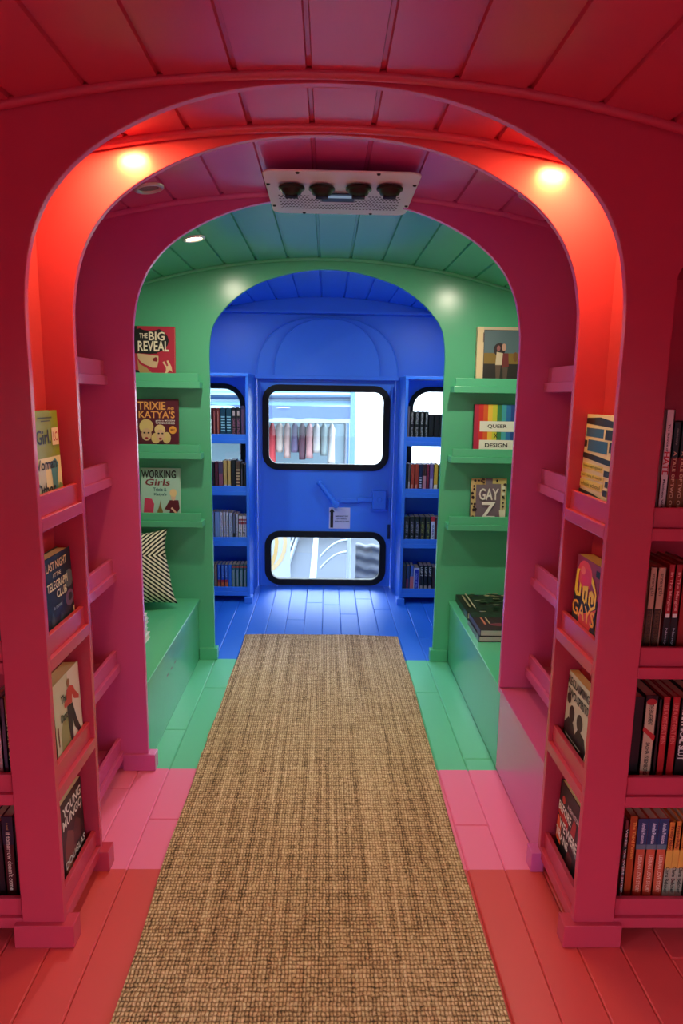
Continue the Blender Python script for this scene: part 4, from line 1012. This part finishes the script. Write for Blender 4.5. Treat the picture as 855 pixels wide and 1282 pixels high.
# ------------------------------------------------------------------ outside, seen through the rear windows
def outside():
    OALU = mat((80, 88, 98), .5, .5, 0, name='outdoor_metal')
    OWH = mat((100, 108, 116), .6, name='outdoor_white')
    gz = -.90
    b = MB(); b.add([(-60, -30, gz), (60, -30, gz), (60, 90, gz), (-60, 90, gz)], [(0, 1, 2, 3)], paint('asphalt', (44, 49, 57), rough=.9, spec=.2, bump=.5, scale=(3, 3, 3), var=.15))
    o = b.build('ground'); o['kind'] = 'structure'
    # painted line on the asphalt
    b = MB(); b.box(-.19, -.11, 5.8, 13, gz, gz + .004, OWH); tag(b.build('painted_line'), 'white painted line on the asphalt behind the bus', 'road marking')
    # slatted metal ramp lying on the ground
    r = empty('loading_ramp', (-.62, 9.3, gz))
    for i in range(6):
        q = MB(); q.box(-.15 + i * .055, -.12 + i * .055, -1.5, 1.9, .02, .09, OALU); q.build('ramp_rail', r)
    for i in range(2):
        q = MB(); q.box(-.17, .17, -1.45 + i * 3.2, -1.33 + i * 3.2, .0, .06, OALU); q.build('cross_bar', r)
    r.rotation_euler = (0, 0, math.radians(-1.5))
    tag(r, 'slatted aluminium ramp lying on the asphalt behind the bus', 'ramp')
    # board with looping colours leaning on an easel
    r = empty('painted_board', (-.655, 7.2, gz))
    q = MB(); q.box(-.48, .30, -.03, 0, .30, 1.25, mat((112, 118, 124), .6))
    L = []
    for (cx, cz, R0, c) in ((.35, .5, .5, (230, 190, 110)), (.25, .35, .42, (236, 150, 150)), (.45, .30, .3, (226, 200, 90)), (.3, .2, .26, (210, 110, 170)), (.6, .5, .36, (236, 206, 150))):
        for i in range(22):
            a0 = 2 * math.pi * i / 22; a1 = 2 * math.pi * (i + 1) / 22
            if cx + R0 * math.cos(a0) > .98 or cx + R0 * math.cos(a0) < .02 or cz + R0 * math.sin(a0) > .98 or cz + R0 * math.sin(a0) < .02: continue
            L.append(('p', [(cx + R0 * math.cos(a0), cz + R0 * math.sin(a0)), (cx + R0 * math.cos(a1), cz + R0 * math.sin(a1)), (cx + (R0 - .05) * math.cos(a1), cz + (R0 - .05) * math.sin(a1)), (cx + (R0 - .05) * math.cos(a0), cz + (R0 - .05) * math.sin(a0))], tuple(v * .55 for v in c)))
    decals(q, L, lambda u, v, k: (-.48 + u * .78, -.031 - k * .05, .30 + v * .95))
    q.build('board', r)
    for x in (-.40, .22):
        q = MB(); q.cyl((x, .02, 1.2), (x, .25, 0), .02, .02, 8, OALU); q.cyl((x, -.015, .30), (x, -.015, 0), .02, .02, 8, OALU); q.build('leg', r)
    tag(r, 'pale board painted with pink and yellow loops behind the bus', 'sign board')
    # pole with curved white handles and a dark bag
    r = empty('pole', (.235, 7.0, gz)); q = MB(); q.cyl((0, 0, 0), (0, 0, 1.12), .022, .022, 12, OWH); q.build('shaft', r)
    q = MB(); q.box(-.16, .16, -.16, .16, 0, .03, mat((90, 90, 95), .6)); q.build('base_plate', r)
    for k in (0, 1):
        q = MB(); pts = [(-.02 - .10 * k * 0 - .26 * t, 0, .84 - .12 * k - .17 * t ** 2 + .0) for t in [i / 8 for i in range(9)]]
        q.tube(pts, .012, 8, OWH); q.build('handle', r)
    tag(r, 'white upright pole with two curved handles behind the bus', 'pole')
    q = MB(); n = 12; v = []; f = []
    for j in range(n + 1):
        for i in range(n + 1):
            u = i / n; w_ = j / n
            v.append((.32 + .36 * u, 7.3 + .05 * math.sin(w_ * 22 + u * 3) * .4 - .05 * math.sin(math.pi * u), -.60 + .42 * w_ + .01 * math.sin(u * 17)))
    k = len(v); v += [(x, y + .16, z) for x, y, z in v]
    for j in range(n):
        for i in range(n):
            a = j * (n + 1) + i; f.append((a, a + 1, a + n + 2, a + n + 1)); f.append((k + a, k + a + n + 1, k + a + n + 2, k + a + 1))
    per = [i for i in range(n + 1)] + [j * (n + 1) + n for j in range(1, n + 1)] + [n * (n + 1) + i for i in range(n - 1, -1, -1)] + [j * (n + 1) for j in range(n - 1, 0, -1)]
    f += [(per[i], per[(i + 1) % len(per)], k + per[(i + 1) % len(per)], k + per[i]) for i in range(len(per))]
    q.add(v, f, mat((34, 38, 48), .8)); bag = empty('bag', (.5, 7.38, gz)); inv = Matrix.Translation(-Vector(bag.location))
    o = fixnormals(q.build('bag_body', smooth=True)); o.parent = bag; o.matrix_parent_inverse = inv
    q = MB(); q.box(.36, .66, 7.32, 7.46, gz, -.60, mat((150, 150, 155), .6)); o = q.build('crate_foot', bevel=.01); o.parent = bag; o.matrix_parent_inverse = inv
    tag(bag, 'crumpled dark grey bag standing beside the white pole', 'bag')
    # market stall
    r = empty('market_tent', (-1.9, 12.2, gz)); inv = Matrix.Translation(-Vector(r.location))
    def put(b, n, sm=False):
        o = b.build(n, smooth=sm); o.parent = r; o.matrix_parent_inverse = inv; return o
    lb = mat((54, 86, 116), .7); db = mat((34, 56, 98), .7); pw = mat((92, 112, 122), .7)
    b = MB()                                                         # sagging side cloth in blue and white bands
    n = 40; rows = 36
    for j in range(rows):
        z0, z1 = 1.16 + j * .0333, 1.16 + (j + 1) * .0333
        m = (pw, lb, lb, pw, db, lb)[(j + (j // 7)) % 6]
        vs = []
        for z in (z0, z1):
            for i in range(n + 1):
                u = i / n; x = -4.3 + 4.75 * u
                vs.append((x, 11.9 + .05 * math.sin(z * 30 + u * 2) + .02 * math.sin(u * 9), z - .05 * math.sin(u * math.pi) * (1 - (z - 1.1) / 1.3)))
        b.add(vs, [(i, i + 1, n + 1 + i + 1, n + 1 + i) for i in range(n)], m)
    put(b, 'side_cloth', True)
    b = MB(); 
    vs = []
    for z in (.96, 1.17):
        for i in range(n + 1):
            u = i / n; vs.append((-4.3 + 4.75 * u, 11.86 + .02 * math.sin(u * 60), z))
    b.add(vs, [(i, i + 1, n + 1 + i + 1, n + 1 + i) for i in range(n)], db); put(b, 'valance', True)
    b = MB(); b.box(-4.3, .45, 11.85, 11.90, .90, .97, pw); put(b, 'hem_bar')
    b = MB(); b.add([(-4.3, 11.9, 2.35), (.45, 11.9, 2.35), (.45, 14.9, 2.35), (-4.3, 14.9, 2.35), (-1.9, 13.4, 3.2)], [(0, 1, 4), (1, 2, 4), (2, 3, 4), (3, 0, 4)], lb); put(b, 'canopy')
    b = MB(); b.add([(-4.3, 14.9, gz), (.45, 14.9, gz), (.45, 14.9, 2.35), (-4.3, 14.9, 2.35)], [(0, 1, 2, 3)], pw); put(b, 'back_cloth')
    for x, y in ((.42, 11.88), (-4.28, 11.88), (.42, 14.88), (-4.28, 14.88)):
        b = MB(); b.box(x - .04, x + .04, y - .04, y + .04, gz, 2.35, lb if x > 0 else OWH); put(b, 'post')
    tag(r, 'market stall tent with blue and white banded cloth seen through the rear windows', 'tent')
    r2 = empty('clothes_rail', (-1.6, 12.6, gz)); inv2 = Matrix.Translation(-Vector(r2.location))
    b = MB(); b.cyl((-4.0, 12.6, .88), (.38, 12.6, .88), .02, .02, 10, OALU); o = b.build('rail'); o.parent = r2; o.matrix_parent_inverse = inv2
    for x in (-3.9, .33):
        b = MB(); b.cyl((x, 12.6, gz), (x, 12.6, .88), .02, .02, 10, OALU); o = b.build('upright'); o.parent = r2; o.matrix_parent_inverse = inv2
    tag(r2, 'long metal clothes rail under the blue market tent', 'clothes rail')
    gc = [((90, 80, 110), 'purple-grey', .55), ((226, 222, 216), 'white', .6), ((206, 220, 226), 'pale blue', .62), ((70, 90, 120), 'slate blue', .45), ((226, 60, 70), 'red', .98), ((236, 214, 200), 'cream', .5), ((230, 190, 180), 'peach', .6), ((120, 110, 150), 'lavender', .5), ((96, 60, 80), 'plum', .62), ((230, 170, 170), 'pink', .6),
          ((236, 230, 226), 'ivory', .5), ((170, 190, 190), 'grey-green', .55), ((240, 236, 230), 'off-white', .7)]
    for i, (c, nm, ln) in enumerate(gc):
        x = -1.45 + i * .128
        g = empty('garment', (x, 12.6, .86 - ln))
        b = MB(); n = 10; vs = []; fs = []
        for j in range(9):
            t = j / 8; z = ln - t * ln; w_ = (.020 + .042 * min(1, t * 14)) * (1 + .10 * t * math.sin(i * 2.3 + t * 5))
            for k in range(n):
                a = 2 * math.pi * k / n
                vs.append((w_ * math.cos(a) * (1 + .1 * math.sin(3 * a + i)), .10 * math.sin(a) * (1 + .1 * math.cos(2 * a)), z))
        for j in range(8):
            for k in range(n): fs.append((j * n + k, j * n + (k + 1) % n, (j + 1) * n + (k + 1) % n, (j + 1) * n + k))
        fs += [list(range(n)), list(range(8 * n, 9 * n))[::-1]]
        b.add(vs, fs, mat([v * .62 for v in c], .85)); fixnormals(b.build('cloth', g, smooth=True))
        b = MB(); b.tube([(0, 0, ln - .01), (0, 0, ln + .02), (.015, 0, ln + .035), (0, 0, ln + .045)], .004, 6, OALU); b.build('hanger', g)
        tag(g, '%s garment hanging on the rail under the market tent' % nm, 'garment', 'garments on the market rail')
    t = empty('display_table', (-.7, 11.3, gz))
    b = MB(); b.box(-1.3, 1.1, -.3, .3, .93, .97, mat((100, 100, 106), .7)); b.build('table_top', t)
    for x in (-1.25, 1.05):
        for y in (-.26, .26):
            b = MB(); b.box(x - .02, x + .02, y - .02, y + .02, 0, .93, OALU); b.build('leg', t)
    tag(t, 'grey display table in front of the clothes rail', 'table')
    for i, (c, nm) in enumerate([((226, 190, 90), 'yellow'), ((150, 120, 110), 'brown'), ((230, 226, 216), 'white'), ((200, 120, 130), 'rose'), ((120, 130, 150), 'grey-blue')]):
        b = MB(); x = -.62 + [.72, -.62, .02, -.28, .36][i]
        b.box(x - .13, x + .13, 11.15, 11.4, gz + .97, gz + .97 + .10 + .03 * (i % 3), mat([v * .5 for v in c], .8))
        tag(b.build('folded_clothes', bevel=.02), '%s folded clothes on the display table outside' % nm, 'folded clothes', 'folded clothes on the display table')
    # added white block that keeps the view right of the tent overexposed
    r = empty('backdrop', (4.5, 16, gz))
    b = MB(); b.box(-3.7, 5, 0, 4, 0, 3.0, mat((200, 200, 198), .8)); b.build('backdrop_wall', r)
    b = MB(); b.add([(-3.9, -.2, 3), (5.2, -.2, 3), (5.2, 4.2, 3), (-3.9, 4.2, 3), (-3, 2, 4.2), (4.3, 2, 4.2)], [(0, 1, 5, 4), (2, 3, 4, 5), (1, 2, 5), (3, 0, 4)], mat((200, 200, 198), .8)); b.build('backdrop_roof', r)
    tag(r, 'added white block for the overexposed view right of the blue market tent', 'backdrop')
outside()

# ------------------------------------------------------------------ daylight
SKY = 10.0
w = bpy.data.worlds.new('sky'); SC.world = w; w.use_nodes = True
nt = w.node_tree; bg = nt.nodes['Background']
tc = nt.nodes.new('ShaderNodeTexCoord'); sp = nt.nodes.new('ShaderNodeSeparateXYZ'); nt.links.new(tc.outputs['Generated'], sp.inputs[0])
cr = nt.nodes.new('ShaderNodeValToRGB'); nt.links.new(sp.outputs['Z'], cr.inputs[0]); nt.links.new(cr.outputs[0], bg.inputs['Color'])
cr.color_ramp.elements[0].position = .03; cr.color_ramp.elements[0].color = (.10, .115, .125, 1)      # bright haze at the horizon, much brighter high up
cr.color_ramp.elements[1].position = .55; cr.color_ramp.elements[1].color = (.78, .90, 1.0, 1)
bg.inputs['Strength'].default_value = SKY
sun = bpy.data.lights.new('sun', 'SUN'); sun.energy = 1.5; sun.angle = math.radians(1); sun.color = (1, .96, .9)
so = bpy.data.objects.new('sun', sun); COL.objects.link(so); so.rotation_euler = (math.radians(38), math.radians(8), 0)
def portal(loc, rot, sx, sy):
    l = bpy.data.lights.new('window_daylight', 'AREA'); l.shape = 'RECTANGLE'; l.size = sx; l.size_y = sy
    l.cycles.is_portal = True
    o = bpy.data.objects.new('window_daylight', l); COL.objects.link(o); o.location = loc; o.rotation_euler = rot
R90 = math.pi / 2
portal((0, YE + .07, 1.12), (-R90, 0, 0), .84, .55); portal((0, YE + .07, .21), (-R90, 0, 0), .82, .36)
portal((-.81, YE + .07, 1.13), (-R90, 0, 0), .5, .55); portal((.81, YE + .07, 1.13), (-R90, 0, 0), .5, .55)
portal((0, YBACK - .06, 1.02), (R90, 0, 0), 2.0, .76)
portal((-XW - .06, -.83, .90), (0, -R90, 0), .72, 3.1); portal((XW + .06, -1.65, .90), (0, R90, 0), .72, 1.4); portal((XW + .06, .33, .90), (0, R90, 0), .72, .75); portal((XW + .06, -.5, .65), (0, R90, 0), 1.2, .8)

# ------------------------------------------------------------------ camera (solved from the photograph's vanishing points)
f, pitch, yaw, roll, cy = 902.84, .1904, .0227, .0162, 668.6
cp, sp_, cw, sw = math.cos(pitch), math.sin(pitch), math.cos(yaw), math.sin(yaw)
fw = Vector((sw * cp, cw * cp, -sp_)); rt = Vector((cw, -sw, 0)); up = rt.cross(fw)
r2 = math.cos(roll) * rt + math.sin(roll) * up; u2 = -math.sin(roll) * rt + math.cos(roll) * up
cam = bpy.data.cameras.new('camera'); co = bpy.data.objects.new('camera', cam); COL.objects.link(co)
M = Matrix((r2, u2, -fw)).transposed().to_4x4(); M.translation = Vector((0, 0, 1.35)); co.matrix_world = M
cam.sensor_fit = 'VERTICAL'; cam.sensor_height = 24; cam.sensor_width = 16; cam.lens = f / 1282 * 24
cam.shift_y = (cy - 641) / 1282; cam.clip_start = .02; cam.clip_end = 300
SC.camera = co

vs = SC.view_settings; vs.view_transform = 'Standard'; vs.look = 'None'; vs.exposure = 1.2; vs.gamma = 1.0; vs.use_curve_mapping = False
SC.cycles.use_denoising = True; SC.cycles.max_bounces = 10; SC.cycles.diffuse_bounces = 5; SC.cycles.transparent_max_bounces = 12
SC.cycles.sample_clamp_indirect = 8
